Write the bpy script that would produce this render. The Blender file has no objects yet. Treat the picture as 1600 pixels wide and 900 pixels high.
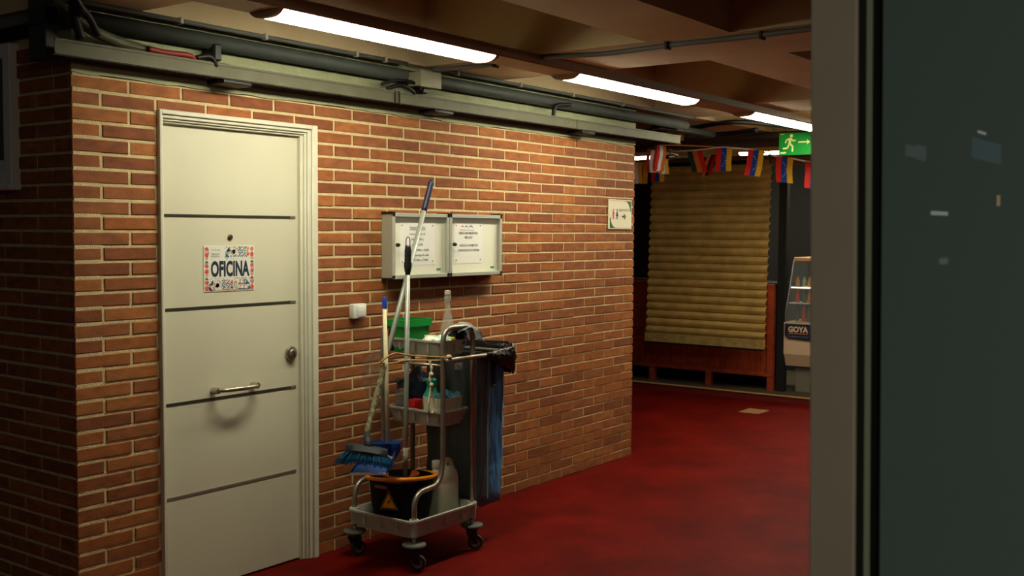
import bpy, bmesh, math, random
from mathutils import Vector, Matrix
from math import sin, cos, pi, radians

# ---------------------------------------------------------------- scene / camera / light
S = bpy.context.scene
COL = S.collection
rng = random.Random(7)

TH, PI_, RO = radians(36.404), radians(3.033), radians(0.357)
F = Vector((cos(TH), sin(TH), 0)); R = Vector((sin(TH), -cos(TH), 0)); U = Vector((0, 0, 1))
F2 = F*cos(PI_) - U*sin(PI_); U2 = U*cos(PI_) + F*sin(PI_)
R3 = R*cos(RO) + U2*sin(RO); U3 = U2*cos(RO) - R*sin(RO)
cam_d = bpy.data.cameras.new('camera'); cam = bpy.data.objects.new('camera', cam_d); COL.objects.link(cam)
m = Matrix((R3, U3, -F2)).transposed().to_4x4(); m.translation = Vector((-2.3542, -3.8188, 1.573))
cam.matrix_world = m
cam_d.sensor_width = 36; cam_d.lens = 36*1701/1600; cam_d.clip_start = 0.05
cam_d.dof.use_dof = True; cam_d.dof.focus_distance = 5.0; cam_d.dof.aperture_fstop = 6.5
S.camera = cam

w = bpy.data.worlds.new('hall_ambience'); S.world = w; w.use_nodes = True
w.node_tree.nodes['Background'].inputs[0].default_value = (0.95, 0.95, 0.88, 1)
w.node_tree.nodes['Background'].inputs[1].default_value = 0.020
S.view_settings.view_transform = 'Standard'; S.view_settings.look = 'None'
S.view_settings.gamma = 1; S.view_settings.use_curve_mapping = False
S.view_settings.exposure = 0.0
LAMP = 40.0          # radiance of the tube lamps

# ---------------------------------------------------------------- materials
def lin(c):
    return tuple(((v/255)/12.92 if v/255 <= .04045 else ((v/255+.055)/1.055)**2.4) for v in c) + (1,)

MATS = {}
def mat(name, col, rough=.6, metal=0., var=0., vscale=20., bump=0., bscale=60., trans=0., alpha=1., emit=0., spec=.5, ior=1.45, coat=0.):
    if name in MATS: return MATS[name]
    M = bpy.data.materials.new(name); M.use_nodes = True; nt = M.node_tree; b = nt.nodes['Principled BSDF']
    c = lin(col); b.inputs['Base Color'].default_value = c
    b.inputs['Roughness'].default_value = rough; b.inputs['Metallic'].default_value = metal
    b.inputs['Transmission Weight'].default_value = trans; b.inputs['Alpha'].default_value = alpha
    b.inputs['Specular IOR Level'].default_value = spec; b.inputs['IOR'].default_value = ior
    b.inputs['Coat Weight'].default_value = coat
    if emit: b.inputs['Emission Color'].default_value = c; b.inputs['Emission Strength'].default_value = emit
    g = nt.nodes.new('ShaderNodeNewGeometry')
    if var:
        n = nt.nodes.new('ShaderNodeTexNoise'); n.inputs['Scale'].default_value = vscale; n.inputs['Detail'].default_value = 4
        nt.links.new(g.outputs['Position'], n.inputs['Vector'])
        r = nt.nodes.new('ShaderNodeMapRange'); r.inputs['From Min'].default_value = .3; r.inputs['From Max'].default_value = .7
        r.inputs['To Min'].default_value = 1-var; r.inputs['To Max'].default_value = 1+var*.6
        nt.links.new(n.outputs['Fac'], r.inputs['Value'])
        mx = nt.nodes.new('ShaderNodeVectorMath'); mx.operation = 'SCALE'; mx.inputs[0].default_value = c[:3]
        nt.links.new(r.outputs['Result'], mx.inputs['Scale']); nt.links.new(mx.outputs['Vector'], b.inputs['Base Color'])
    if bump:
        n = nt.nodes.new('ShaderNodeTexNoise'); n.inputs['Scale'].default_value = bscale; n.inputs['Detail'].default_value = 3
        nt.links.new(g.outputs['Position'], n.inputs['Vector'])
        bp = nt.nodes.new('ShaderNodeBump'); bp.inputs['Strength'].default_value = bump; bp.inputs['Distance'].default_value = .01
        nt.links.new(n.outputs['Fac'], bp.inputs['Height']); nt.links.new(bp.outputs['Normal'], b.inputs['Normal'])
    MATS[name] = M; return M

def brick_mat():
    M = bpy.data.materials.new('brick_clay'); M.use_nodes = True; nt = M.node_tree; L = nt.links.new
    b = nt.nodes['Principled BSDF']; b.inputs['Roughness'].default_value = .75; b.inputs['Specular IOR Level'].default_value = .3
    g = nt.nodes.new('ShaderNodeNewGeometry')
    oi = nt.nodes.new('ShaderNodeObjectInfo'); at = nt.nodes.new('ShaderNodeAttribute'); at.attribute_name = 'shade'
    ad = nt.nodes.new('ShaderNodeMath'); ad.operation = 'ADD'; L(oi.outputs['Random'], ad.inputs[0]); L(at.outputs['Fac'], ad.inputs[1])
    fr = nt.nodes.new('ShaderNodeMath'); fr.operation = 'FRACT'; L(ad.outputs[0], fr.inputs[0])
    cr = nt.nodes.new('ShaderNodeValToRGB'); e = cr.color_ramp.elements
    e[0].position = 0; e[0].color = lin((130, 74, 40)); e[1].position = 1; e[1].color = lin((166, 104, 54))
    x = e.new(.25); x.color = lin((142, 82, 44)); x = e.new(.7); x.color = lin((156, 90, 44)); x = e.new(.5); x.color = lin((148, 90, 50))
    L(fr.outputs[0], cr.inputs['Fac'])
    n = nt.nodes.new('ShaderNodeTexNoise'); n.inputs['Scale'].default_value = 14; n.inputs['Detail'].default_value = 5
    mp = nt.nodes.new('ShaderNodeVectorMath'); mp.operation = 'MULTIPLY'; mp.inputs[1].default_value = (1, 1, 2.2)
    L(g.outputs['Position'], mp.inputs[0]); L(mp.outputs[0], n.inputs['Vector'])
    r = nt.nodes.new('ShaderNodeMapRange'); r.inputs['From Min'].default_value = .3; r.inputs['From Max'].default_value = .7
    r.inputs['To Min'].default_value = .72; r.inputs['To Max'].default_value = 1.2; L(n.outputs['Fac'], r.inputs['Value'])
    s = nt.nodes.new('ShaderNodeVectorMath'); s.operation = 'SCALE'; L(cr.outputs['Color'], s.inputs[0]); L(r.outputs[0], s.inputs['Scale'])
    L(s.outputs[0], b.inputs['Base Color'])
    n2 = nt.nodes.new('ShaderNodeTexNoise'); n2.inputs['Scale'].default_value = 160; L(g.outputs['Position'], n2.inputs['Vector'])
    bp = nt.nodes.new('ShaderNodeBump'); bp.inputs['Strength'].default_value = .35; bp.inputs['Distance'].default_value = .004
    L(n2.outputs['Fac'], bp.inputs['Height']); L(bp.outputs[0], b.inputs['Normal'])
    return M

def floor_mat():
    M = bpy.data.materials.new('red_floor_paint'); M.use_nodes = True; nt = M.node_tree; L = nt.links.new
    b = nt.nodes['Principled BSDF']; g = nt.nodes.new('ShaderNodeNewGeometry')
    n = nt.nodes.new('ShaderNodeTexNoise'); n.inputs['Scale'].default_value = 2.2; n.inputs['Detail'].default_value = 8; n.inputs['Roughness'].default_value = .65
    L(g.outputs['Position'], n.inputs['Vector'])
    cr = nt.nodes.new('ShaderNodeValToRGB'); e = cr.color_ramp.elements
    e[0].position = .3; e[0].color = lin((72, 6, 2)); e[1].position = .72; e[1].color = lin((114, 18, 6))
    x = e.new(.52); x.color = lin((97, 10, 3)); L(n.outputs['Fac'], cr.inputs['Fac'])
    n3 = nt.nodes.new('ShaderNodeTexNoise'); n3.inputs['Scale'].default_value = 5.5; n3.inputs['Detail'].default_value = 10; n3.inputs['Roughness'].default_value = .8
    L(g.outputs['Position'], n3.inputs['Vector'])
    r3 = nt.nodes.new('ShaderNodeMapRange'); r3.inputs['From Min'].default_value = .56; r3.inputs['From Max'].default_value = .74; r3.inputs['To Max'].default_value = .55
    L(n3.outputs['Fac'], r3.inputs['Value'])
    mx = nt.nodes.new('ShaderNodeMix'); mx.data_type = 'RGBA'; mx.inputs['B'].default_value = lin((82, 38, 16))
    L(r3.outputs[0], mx.inputs['Factor']); L(cr.outputs['Color'], mx.inputs['A']); L(mx.outputs['Result'], b.inputs['Base Color'])
    r = nt.nodes.new('ShaderNodeMapRange'); r.inputs['To Min'].default_value = .5; r.inputs['To Max'].default_value = .7
    L(n3.outputs['Fac'], r.inputs['Value']); L(r.outputs[0], b.inputs['Roughness'])
    b.inputs['Specular IOR Level'].default_value = .06
    bp = nt.nodes.new('ShaderNodeBump'); bp.inputs['Strength'].default_value = .15; bp.inputs['Distance'].default_value = .01
    n2 = nt.nodes.new('ShaderNodeTexNoise'); n2.inputs['Scale'].default_value = 45; L(g.outputs['Position'], n2.inputs['Vector'])
    L(n2.outputs['Fac'], bp.inputs['Height']); L(bp.outputs[0], b.inputs['Normal'])
    return M

BRICK = brick_mat(); FLOOR = floor_mat()
MORTAR = mat('mortar', (214, 194, 144), .9, var=.15, vscale=30, bump=.5, bscale=150)
PLASTER = mat('pale_green_plaster', (162, 166, 128), .85, var=.12, vscale=9, bump=.2)
GREYPL = mat('grey_plaster', (120, 120, 118), .9, var=.12, vscale=3)
CONC = mat('ceiling_paint', (206, 184, 142), .85, var=.12, vscale=3, bump=.15)
DARKBEAM = mat('dark_beam_paint', (70, 52, 38), .8, var=.2, vscale=4)
DOORW = mat('door_white', (212, 209, 182), .42, var=.03, vscale=3)
FRAMEW = mat('frame_white', (214, 212, 188), .4, var=.06, vscale=12)
STEEL = mat('brushed_steel', (170, 166, 158), .28, 1.)
CHROME = mat('tube_chrome', (160, 152, 136), .38, .8, var=.12, vscale=25)
ALU = mat('aluminium_profile', (196, 198, 180), .4, .3)
ALUD = mat('aluminium_side', (176, 174, 154), .45, .2)
BLACK = mat('black_plastic', (16, 16, 17), .45)
BLACKM = mat('black_matte', (9, 9, 9), .85)
BLACKG = mat('black_glossy_film', (10, 10, 12), .22, bump=.9, bscale=45)
GREYP = mat('grey_plastic', (172, 172, 158), .5, var=.12, vscale=18)
GREYD = mat('dark_grey_paint', (74, 80, 74), .6, var=.15, vscale=8)
TRAYC = mat('cable_tray_metal', (96, 95, 72), .6, .2, var=.15, vscale=10)
TRAYD = mat('cable_tray_mesh', (62, 58, 44), .8, var=.5, vscale=120)
RAILC = mat('light_rail_paint', (176, 150, 112), .6, var=.1, vscale=6)
PAPER = mat('white_paper', (232, 230, 214), .7)
INK = mat('black_ink', (26, 26, 28), .7)
GLASS = mat('clear_glass', (206, 204, 184), .04, alpha=.22, spec=1.)

# ---------------------------------------------------------------- mesh helpers
def link(name, bm, M, parent=None, smooth=False, **kw):
    me = bpy.data.meshes.new(name); bmesh.ops.recalc_face_normals(bm, faces=bm.faces[:]) if kw.get('recalc', True) else None
    bm.to_mesh(me); bm.free()
    for x in (M if isinstance(M, (list, tuple)) else [M]): me.materials.append(x)
    if smooth: me.polygons.foreach_set('use_smooth', [True]*len(me.polygons))
    o = bpy.data.objects.new(name, me); COL.objects.link(o)
    if smooth and smooth != 'all':
        try: me.set_sharp_from_angle(angle=radians(38))
        except Exception: pass
    if parent: o.parent = parent
    for k in ('label', 'category', 'group', 'kind'):
        if k in kw: o[k] = kw[k]
    return o

def thing(name, label, cat, group=None, loc=(0, 0, 0)):
    o = bpy.data.objects.new(name, None); COL.objects.link(o); o.location = loc; o.empty_display_size = .05
    o['label'] = label; o['category'] = cat
    if group: o['group'] = group
    return o
def struct(name, loc=(0, 0, 0)):
    o = bpy.data.objects.new(name, None); COL.objects.link(o); o['kind'] = 'structure'; o.location = loc; return o

def box(bm, x0, x1, y0, y1, z0, z1, bev=0, mi=0, mtx=None, seg=1):
    r = bmesh.ops.create_cube(bm, size=1)
    vs = r['verts']
    for v in vs:
        v.co = Vector(((x0+x1)/2+v.co.x*(x1-x0), (y0+y1)/2+v.co.y*(y1-y0), (z0+z1)/2+v.co.z*(z1-z0)))
        if mtx: v.co = mtx @ v.co
    fs = set(f for v in vs for f in v.link_faces)
    for f in fs: f.material_index = mi
    if bev:
        es = list(set(e for v in vs for e in v.link_edges))
        r2 = bmesh.ops.bevel(bm, geom=es, offset=bev, segments=seg, affect='EDGES', profile=.5)
        for f in r2['faces']: f.material_index = mi
    return bm
def B(*a, **k):
    bm = bmesh.new(); return box(bm, *a, **k)

def frame_of(d):
    d = d.normalized(); a = Vector((0, 0, 1)) if abs(d.z) < .95 else Vector((1, 0, 0))
    u = d.cross(a).normalized(); v = u.cross(d).normalized(); return u, v
def tube(bm, pts, r, n=10, caps=True, mi=0, closed=False):
    pts = [Vector(p) for p in pts]; N = len(pts)
    rr = r if isinstance(r, (list, tuple)) else [r]*N
    rings = []; u = None
    for i, p in enumerate(pts):
        if closed: t = (pts[(i+1) % N]-pts[i-1])
        else: t = (pts[min(i+1, N-1)]-pts[max(i-1, 0)])
        t.normalize()
        if u is None: u, v = frame_of(t)
        else:
            u = (u - t*u.dot(t)); u.normalize(); v = t.cross(u).normalized()
        v = t.cross(u).normalized()
        rings.append([bm.verts.new(p+(u*cos(2*pi*k/n)+v*sin(2*pi*k/n))*rr[i]) for k in range(n)])
    M_ = N if closed else N-1
    for i in range(M_):
        a, b = rings[i], rings[(i+1) % N]
        for k in range(n):
            f = bm.faces.new((a[k], a[(k+1) % n], b[(k+1) % n], b[k])); f.material_index = mi
    if caps and not closed:
        for q in (rings[0][::-1], rings[-1]): f = bm.faces.new(q); f.material_index = mi
    return bm
def T(*a, **k): return tube(bmesh.new(), *a, **k)

def smooth_path(pts, n=6):
    """Catmull-Rom through pts"""
    P = [Vector(p) for p in pts]; out = []
    for i in range(len(P)-1):
        p0 = P[max(i-1, 0)]; p1 = P[i]; p2 = P[i+1]; p3 = P[min(i+2, len(P)-1)]
        for k in range(n):
            t = k/n
            out.append(.5*((2*p1)+(-p0+p2)*t+(2*p0-5*p1+4*p2-p3)*t*t+(-p0+3*p1-3*p2+p3)*t**3))
    out.append(P[-1]); return out
def fillet(pts, r, n=6):
    """polyline with rounded corners"""
    P = [Vector(p) for p in pts]; out = [P[0]]
    for i in range(1, len(P)-1):
        a = (P[i-1]-P[i]); b = (P[i+1]-P[i]); rr = min(r, a.length*.49, b.length*.49)
        s = P[i]+a.normalized()*rr; e = P[i]+b.normalized()*rr
        for k in range(n+1):
            t = k/n; out.append((1-t)**2*s+2*t*(1-t)*P[i]+t*t*e)
    out.append(P[-1]); return out

def lathe(bm, prof, c, n=20, mi=0, sx=1, sy=1, axis=None):
    """prof [(r,z)], c centre; axis optional direction"""
    c = Vector(c); rings = []
    if axis: d = Vector(axis).normalized(); u, v = frame_of(d)
    else: d, u, v = Vector((0, 0, 1)), Vector((1, 0, 0)), Vector((0, 1, 0))
    for r, z in prof:
        rings.append([bm.verts.new(c+d*z+u*(r*sx*cos(2*pi*k/n))+v*(r*sy*sin(2*pi*k/n))) for k in range(n)])
    for a, b in zip(rings, rings[1:]):
        for k in range(n):
            f = bm.faces.new((a[k], a[(k+1) % n], b[(k+1) % n], b[k])); f.material_index = mi
    for q, (r, z) in ((rings[0][::-1], prof[0]), (rings[-1], prof[-1])):
        if r > 1e-4: f = bm.faces.new(q); f.material_index = mi
    return bm
def LA(*a, **k): return lathe(bmesh.new(), *a, **k)

def poly(bm, pts, mi=0):
    f = bm.faces.new([bm.verts.new(Vector(p)) for p in pts]); f.material_index = mi; return f
def prism(bm, pts, ext, mi=0):
    a = [bm.verts.new(Vector(p)) for p in pts]; e = Vector(ext); b = [bm.verts.new(Vector(p)+e) for p in pts]
    n = len(a); fs = [bm.faces.new(a), bm.faces.new(b[::-1])]
    for k in range(n): fs.append(bm.faces.new((a[k], b[k], b[(k+1) % n], a[(k+1) % n])))
    for f in fs: f.material_index = mi
    return bm

def rrect(x0, x1, y0, y1, r, n=4):
    out = []
    for cx, cy, a0 in ((x1-r, y1-r, 0), (x0+r, y1-r, 90), (x0+r, y0+r, 180), (x1-r, y0+r, 270)):
        for k in range(n+1):
            a = radians(a0+90*k/n); out.append((cx+r*cos(a), cy+r*sin(a)))
    return out
def bridge_loops(bm, loops, mi=0, cap0=False, cap1=False):
    R_ = [[bm.verts.new(Vector(p)) for p in l] for l in loops]; n = len(R_[0])
    for a, b in zip(R_, R_[1:]):
        for k in range(n):
            f = bm.faces.new((a[k], a[(k+1) % n], b[(k+1) % n], b[k])); f.material_index = mi
    if cap0: bm.faces.new(R_[0][::-1]).material_index = mi
    if cap1: bm.faces.new(R_[-1]).material_index = mi
    return bm

class Plane:
    """flat drawing plane: origin o, right r, up u, normal n (towards the viewer)"""
    def __init__(s, o, r, u): s.o, s.r, s.u = Vector(o), Vector(r).normalized(), Vector(u).normalized(); s.n = s.r.cross(s.u)
    def p(s, x, y, h=0): return s.o+s.r*x+s.u*y+s.n*h
def flat(bm, P, pts, h, mi=0): return poly(bm, [P.p(x, y, h) for x, y in pts], mi)
def disc(bm, P, cx, cy, r, h, mi=0, n=12, ry=None):
    return flat(bm, P, [(cx+r*cos(2*pi*k/n), cy+(ry or r)*sin(2*pi*k/n)) for k in range(n)], h, mi)
def stroke(bm, P, pts, wd, h, mi=0):
    for (a, b), (c, d) in zip(pts, pts[1:]):
        L = math.hypot(c-a, d-b) or 1; nx, ny = -(d-b)/L*wd/2, (c-a)/L*wd/2
        flat(bm, P, [(a+nx, b+ny), (c+nx, d+ny), (c-nx, d-ny), (a-nx, b-ny)], h, mi)

def text(name, body, P, x, y, height, M, parent, h=.001, width=None, bold=0., align='LEFT'):
    cu = bpy.data.curves.new(name, 'FONT'); cu.body = body; cu.size = 1; cu.align_x = 'LEFT'; cu.offset = bold; cu.resolution_u = 3
    o = bpy.data.objects.new(name, cu); COL.objects.link(o)
    bpy.context.view_layer.update()
    me = bpy.data.meshes.new_from_object(o.evaluated_get(bpy.context.evaluated_depsgraph_get()))
    bpy.data.objects.remove(o); bpy.data.curves.remove(cu)
    xs = [v.co.x for v in me.vertices]; x0, x1 = min(xs), max(xs)
    sy = height/.73; sx = sy if width is None else width/(x1-x0)
    wd = (x1-x0)*sx; ox = x-(0 if align == 'LEFT' else wd/2)
    for v in me.vertices: v.co = P.p(ox+(v.co.x-x0)*sx, y+v.co.y*sy, h)
    me.materials.clear(); me.materials.append(M)
    ob = bpy.data.objects.new(name, me); COL.objects.link(ob); ob.parent = parent
    return ob

# ---------------------------------------------------------------- floor, ceiling
WL = 4.25
link('floor', B(-7, 12, -9, 6, -.1, 0), FLOOR, kind='structure')

Z0, DEP = 2.42, .36
ceil = struct('ceiling')
def ceiling_slab():
    bm = bmesh.new()
    xs = [-.03, .25, 1.97, 2.60, 4.40, 5.02, 6.45, 9.6]
    ys = [-5.2, -4.8, -3.50, -3.12, -1.78, -1.37, -.065, .35, 1.6, 4.]
    holes = [(1, 1), (3, 1), (5, 1), (1, 3), (3, 3), (5, 3), (1, 5), (3, 5), (5, 5), (5, 7)]
    for i in range(len(xs)-1):
        for j in range(len(ys)-1):
            if (i, j) in holes:
                box(bm, xs[i], xs[i+1], ys[j], ys[j+1], Z0+DEP, Z0+DEP+.1)
                x0, x1, y0, y1 = xs[i], xs[i+1], ys[j], ys[j+1]
                poly(bm, [(x0, y0, Z0), (x1, y0, Z0), (x1, y0, Z0+DEP), (x0, y0, Z0+DEP)])
            else: box(bm, xs[i], xs[i+1], ys[j], ys[j+1], Z0, Z0+DEP+.1)
    return bm
link('coffered_slab', ceiling_slab(), CONC, ceil)

# ---------------------------------------------------------------- brick walls
def brick_mesh(L, Hh, seed):
    r = random.Random(seed); bm = bmesh.new(); box(bm, -L/2, L/2, -.012, .012, -Hh/2, Hh/2)
    es = [e for e in bm.edges if all(v.co.y < 0 for v in e.verts)]
    bmesh.ops.bevel(bm, geom=es, offset=.0028, segments=1, affect='EDGES')
    for v in bm.verts: v.co += Vector((r.uniform(-.0012, .0012), 0, r.uniform(-.001, .001)))
    me = bpy.data.meshes.new('brick'); bm.to_mesh(me); bm.free(); me.materials.append(BRICK); return me
BC = {}
def brick_list(joints_of, length, holes, lo=0.):
    """returns (u0,u1,zlo,zhi) of each brick"""
    out = []
    for r in range(-1, 35):
        zt = 2.10-.06*r; zb = zt-.06
        js = [lo]+[j for j in joints_of(r) if lo < j < length]+[length]
        for a, b in zip(js, js[1:]):
            segs = [(a+(.006 if a > lo else 0), b-(.006 if b < length else 0))]
            for (h0, h1, hz0, hz1) in holes:
                if zb+.03 > hz0 and zb+.03 < hz1:
                    ns = []
                    for s0, s1 in segs:
                        if s1 <= h0 or s0 >= h1: ns.append((s0, s1)); continue
                        if s0 < h0: ns.append((s0, h0))
                        if s1 > h1: ns.append((h1, s1))
                    segs = ns
            for s0, s1 in segs:
                if s1-s0 > .02: out.append((s0, s1, zb+.006, zt-.006))
    return out
def put_bricks(wall, lst, axis, limit, camxy=Vector((-2.354, -3.819))):
    def size(b):
        c = (b[0]+b[1])/2; p = Vector((c, 0)) if axis == 'x' else Vector((0, c))
        return (b[1]-b[0])/(p-camxy).length**2
    lst = sorted(lst, key=size, reverse=True)
    for i, (a, b, z0, z1) in enumerate(lst[:limit]):
        L = round(b-a, 3); var = rng.randrange(3); key = (L, var)
        if key not in BC: BC[key] = brick_mesh(L, .048, hash((L*1000//1, var)) & 0xffff)
        o = bpy.data.objects.new('brick', BC[key]); COL.objects.link(o); o.parent = wall
        d = rng.uniform(-.0012, .0015); t = rng.uniform(-.004, .004)
        c = (a+b)/2; z = (z0+z1)/2
        if axis == 'x': o.location = (c, .012+d, z); o.rotation_euler = (0, t, rng.uniform(-.004, .004))
        else: o.location = (.012+d, c, z); o.rotation_euler = (0, 0, -pi/2+rng.uniform(-.004, .004))
    rest = lst[limit:]
    if rest:
        bm = bmesh.new(); fl = bm.verts.layers.float.new('shade')
        for a, b, z0, z1 in rest:
            n0 = len(bm.verts); d = rng.uniform(-.0012, .0015)
            j = [rng.uniform(-.001, .001) for _ in range(4)]
            if axis == 'x': box(bm, a+j[0], b+j[1], d, .024, z0+j[2], z1+j[3])
            else: box(bm, d, .024, a, b, z0, z1)
            bm.verts.ensure_lookup_table(); s = rng.random()
            for v in bm.verts[n0:]: v[fl] = s
        o = link('brick_courses', bm, BRICK, wall, kind='stuff', label='smaller bricks of the far courses')
# main wall (faces -y)
wf = struct('wall_front')
def body():
    bm = bmesh.new()
    for a in ((0.008, .39), (1.245, WL-.006)): box(bm, a[0], a[1], .004, .14, 0, 2.16)
    box(bm, .39, 1.245, .004, .14, 2.04, 2.16)
    return bm
link('mortar_bed', body(), MORTAR, wf)
put_bricks(wf, brick_list(lambda r: ([.25*k for k in range(1, 18)] if r % 2 else [.125+.25*k for k in range(0, 18)]), WL, [(.385, 1.247, 0, 2.035)]), 'x', 300)
def plaster_top():
    bm = bmesh.new(); n = 60; y = -.004
    top = 2.42; a = []; b = []
    for i in range(n+1):
        x = WL*i/n; z = 2.163+rng.uniform(-.006, .003)
        a.append((x, z))
    for (x0, z0), (x1, z1) in zip(a, a[1:]): prism(bm, [(x0, y, z0), (x1, y, z1), (x1, y, top), (x0, y, top)], (0, .14, 0))
    return bm
link('plaster_band', plaster_top(), PLASTER, wf)
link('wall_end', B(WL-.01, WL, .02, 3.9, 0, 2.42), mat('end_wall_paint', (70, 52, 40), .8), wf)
# left wall (faces -x)
wl = struct('wall_left')
link('mortar_bed', B(.006, .12, .002, 2.4, 0, 2.32), MORTAR, wl)
put_bricks(wl, brick_list(lambda r: ([.125+.25*k for k in range(0, 12)] if r % 2 else [.25*k for k in range(1, 12)]), 2.4, [(.40, 1.28, 1.76, 2.5)], lo=.0245), 'y', 300)
def top_l():
    bm = bmesh.new()
    box(bm, -.002, .12, 0.14, 2.4, 2.335, 3.2)
    return bm
link('upper_plaster', top_l(), GREYPL, wl)
bm = bmesh.new()
for r_ in (-2, -3):
    zt = 2.10-.06*r_
    if r_ % 2 == 0: box(bm, -.004, .02, .0, .12, zt-.055, zt-.005)
    for k in range(3):
        y0 = .005+.25*k+(0 if r_ % 2 else .125)
        box(bm, -.004, .02, y0+.005, y0+.245, zt-.055, zt-.005)
link('brick_courses', bm, BRICK, wl, kind='stuff', label='two half-hidden courses under the ledge')
link('ledge', B(-.05, .02, .1, 2.4, 2.322, 2.36, bev=.004), BLACKM, wl)

# window in the left wall
win = struct('window_left_dummy'); win.name = 'window_1'
def wframe():
    bm = bmesh.new(); x0, x1 = -.035, .02; Y0, Y1, Zb, Zt = .375, 1.30, 1.733, 2.305
    box(bm, x0, x1, Y0, Y0+.055, Zb, Zt, bev=.004); box(bm, x0, x1, Y1-.055, Y1, Zb, Zt, bev=.004)
    box(bm, x0, x1, Y0+.05, Y1-.05, Zt-.06, Zt, bev=.004); box(bm, x0, x1, Y0+.05, Y1-.05, Zb, Zb+.055, bev=.004)
    box(bm, x0+.012, x1, Y0+.05, Y1-.05, Zb+.05, Zb+.11, bev=.004); box(bm, x0+.012, x1, Y0+.05, Y0+.062, Zb+.05, Zt-.05, bev=.002)
    box(bm, x0-.015, x1, Y0-.01, Y1+.01, Zb-.012, Zb+.008, bev=.003)
    return bm
WFR = mat('window_frame_grey', (214, 214, 206), .5)
link('window_frame', wframe(), WFR, win)
link('window_pane', B(-.012, -.008, .43, 1.25, 1.84, 2.25), mat('dark_window_glass', (34, 44, 42), .08, spec=.6), win)
link('window_backing', B(-.007, .0, .43, 1.25, 1.84, 2.25), mat('dark_room_backing', (30, 36, 35), .8), win)  # dark sheet standing in for the unlit room behind the pane

# ---------------------------------------------------------------- door
door = struct('door_1')
def dframe():
    bm = bmesh.new()
    def ring(xl, xr, zt, wl_, wr, wt, y0, y1):
        box(bm, xl, xl+wl_, y0, y1, .0, zt, bev=.003); box(bm, xr-wr, xr, y0, y1, .0, zt, bev=.003); box(bm, xl+wl_-.002, xr-wr+.002, y0, y1, zt-wt, zt, bev=.003)
    ring(.379, 1.252, 2.058, .014, .036, .020, -.020, .03)
    ring(.391, 1.218, 2.040, .012, .022, .017, -.010, .04)
    ring(.400, 1.198, 2.025, .010, .014, .012, .000, .05)
    ring(.405, 1.186, 2.014, .008, .018, .010, .010, .06)
    return bm
link('door_frame', dframe(), FRAMEW, door, smooth=True)
leaf = link('door_leaf', B(.412, 1.171, .030, .068, .008, 2.006, bev=.002), DOORW, door)
STRIPD = mat('strip_dark_metal', (84, 80, 66), .35, .6)
STRIPL = mat('strip_pale_metal', (150, 150, 132), .35, .6)
for z, M_ in ((1.6265, STRIPD), (1.232, STRIPD), (.831, STRIPD), (.4305, STRIPL)):
    link('metal_strip', B(.416, 1.146, .0275, .031, z-.0058, z+.0058), M_, door, label='dark metal strip across the door' if M_ is STRIPD else 'paler metal strip near the door bottom')
    link('strip_end', B(1.118, 1.150, .0268, .031, z-.0062, z+.0062), STRIPL, door)
# peephole, lock, handle
bm = LA([(0.001, .009), (.009, .009), (.012, .006), (.0125, 0)], (.770, .030, 1.535), axis=(0, -1, 0)); bm2 = bm
link('peephole', bm, mat('old_brass', (112, 100, 74), .35, .8), door, smooth=True)
lk = link('door_lock', LA([(.034, 0), (.034, .008), (.030, .014), (.020, .016), (.019, .026), (.015, .028), (.001, .028)], (1.118, .030, .992), n=28, axis=(0, -1, 0)), mat('lock_metal', (172, 168, 150), .3, .9), door, smooth=True)
link('key_slot', B(1.114, 1.122, .0005, .0022, .978, 1.004, bev=.0008), BLACK, lk)
hd = bmesh.new()
for x, zz in ((.672, .868), (.890, .868)): lathe(hd, [(.015, 0), (.015, .03), (.013, .040), (.001, .042)], (x, .030, zz), n=18, axis=(0, -1, 0))
pts = smooth_path([(.672, -.004, .868), (.705, -.030, .870), (.781, -.046, .872), (.857, -.030, .870), (.890, -.004, .868)], 6)
tube(hd, pts, [.0075+.003*sin(pi*i/(len(pts)-1)) for i in range(len(pts))], n=10)
link('door_handle', hd, mat('handle_metal', (186, 180, 160), .3, .9), door, smooth=True, label='arched brushed metal pull handle')

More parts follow.
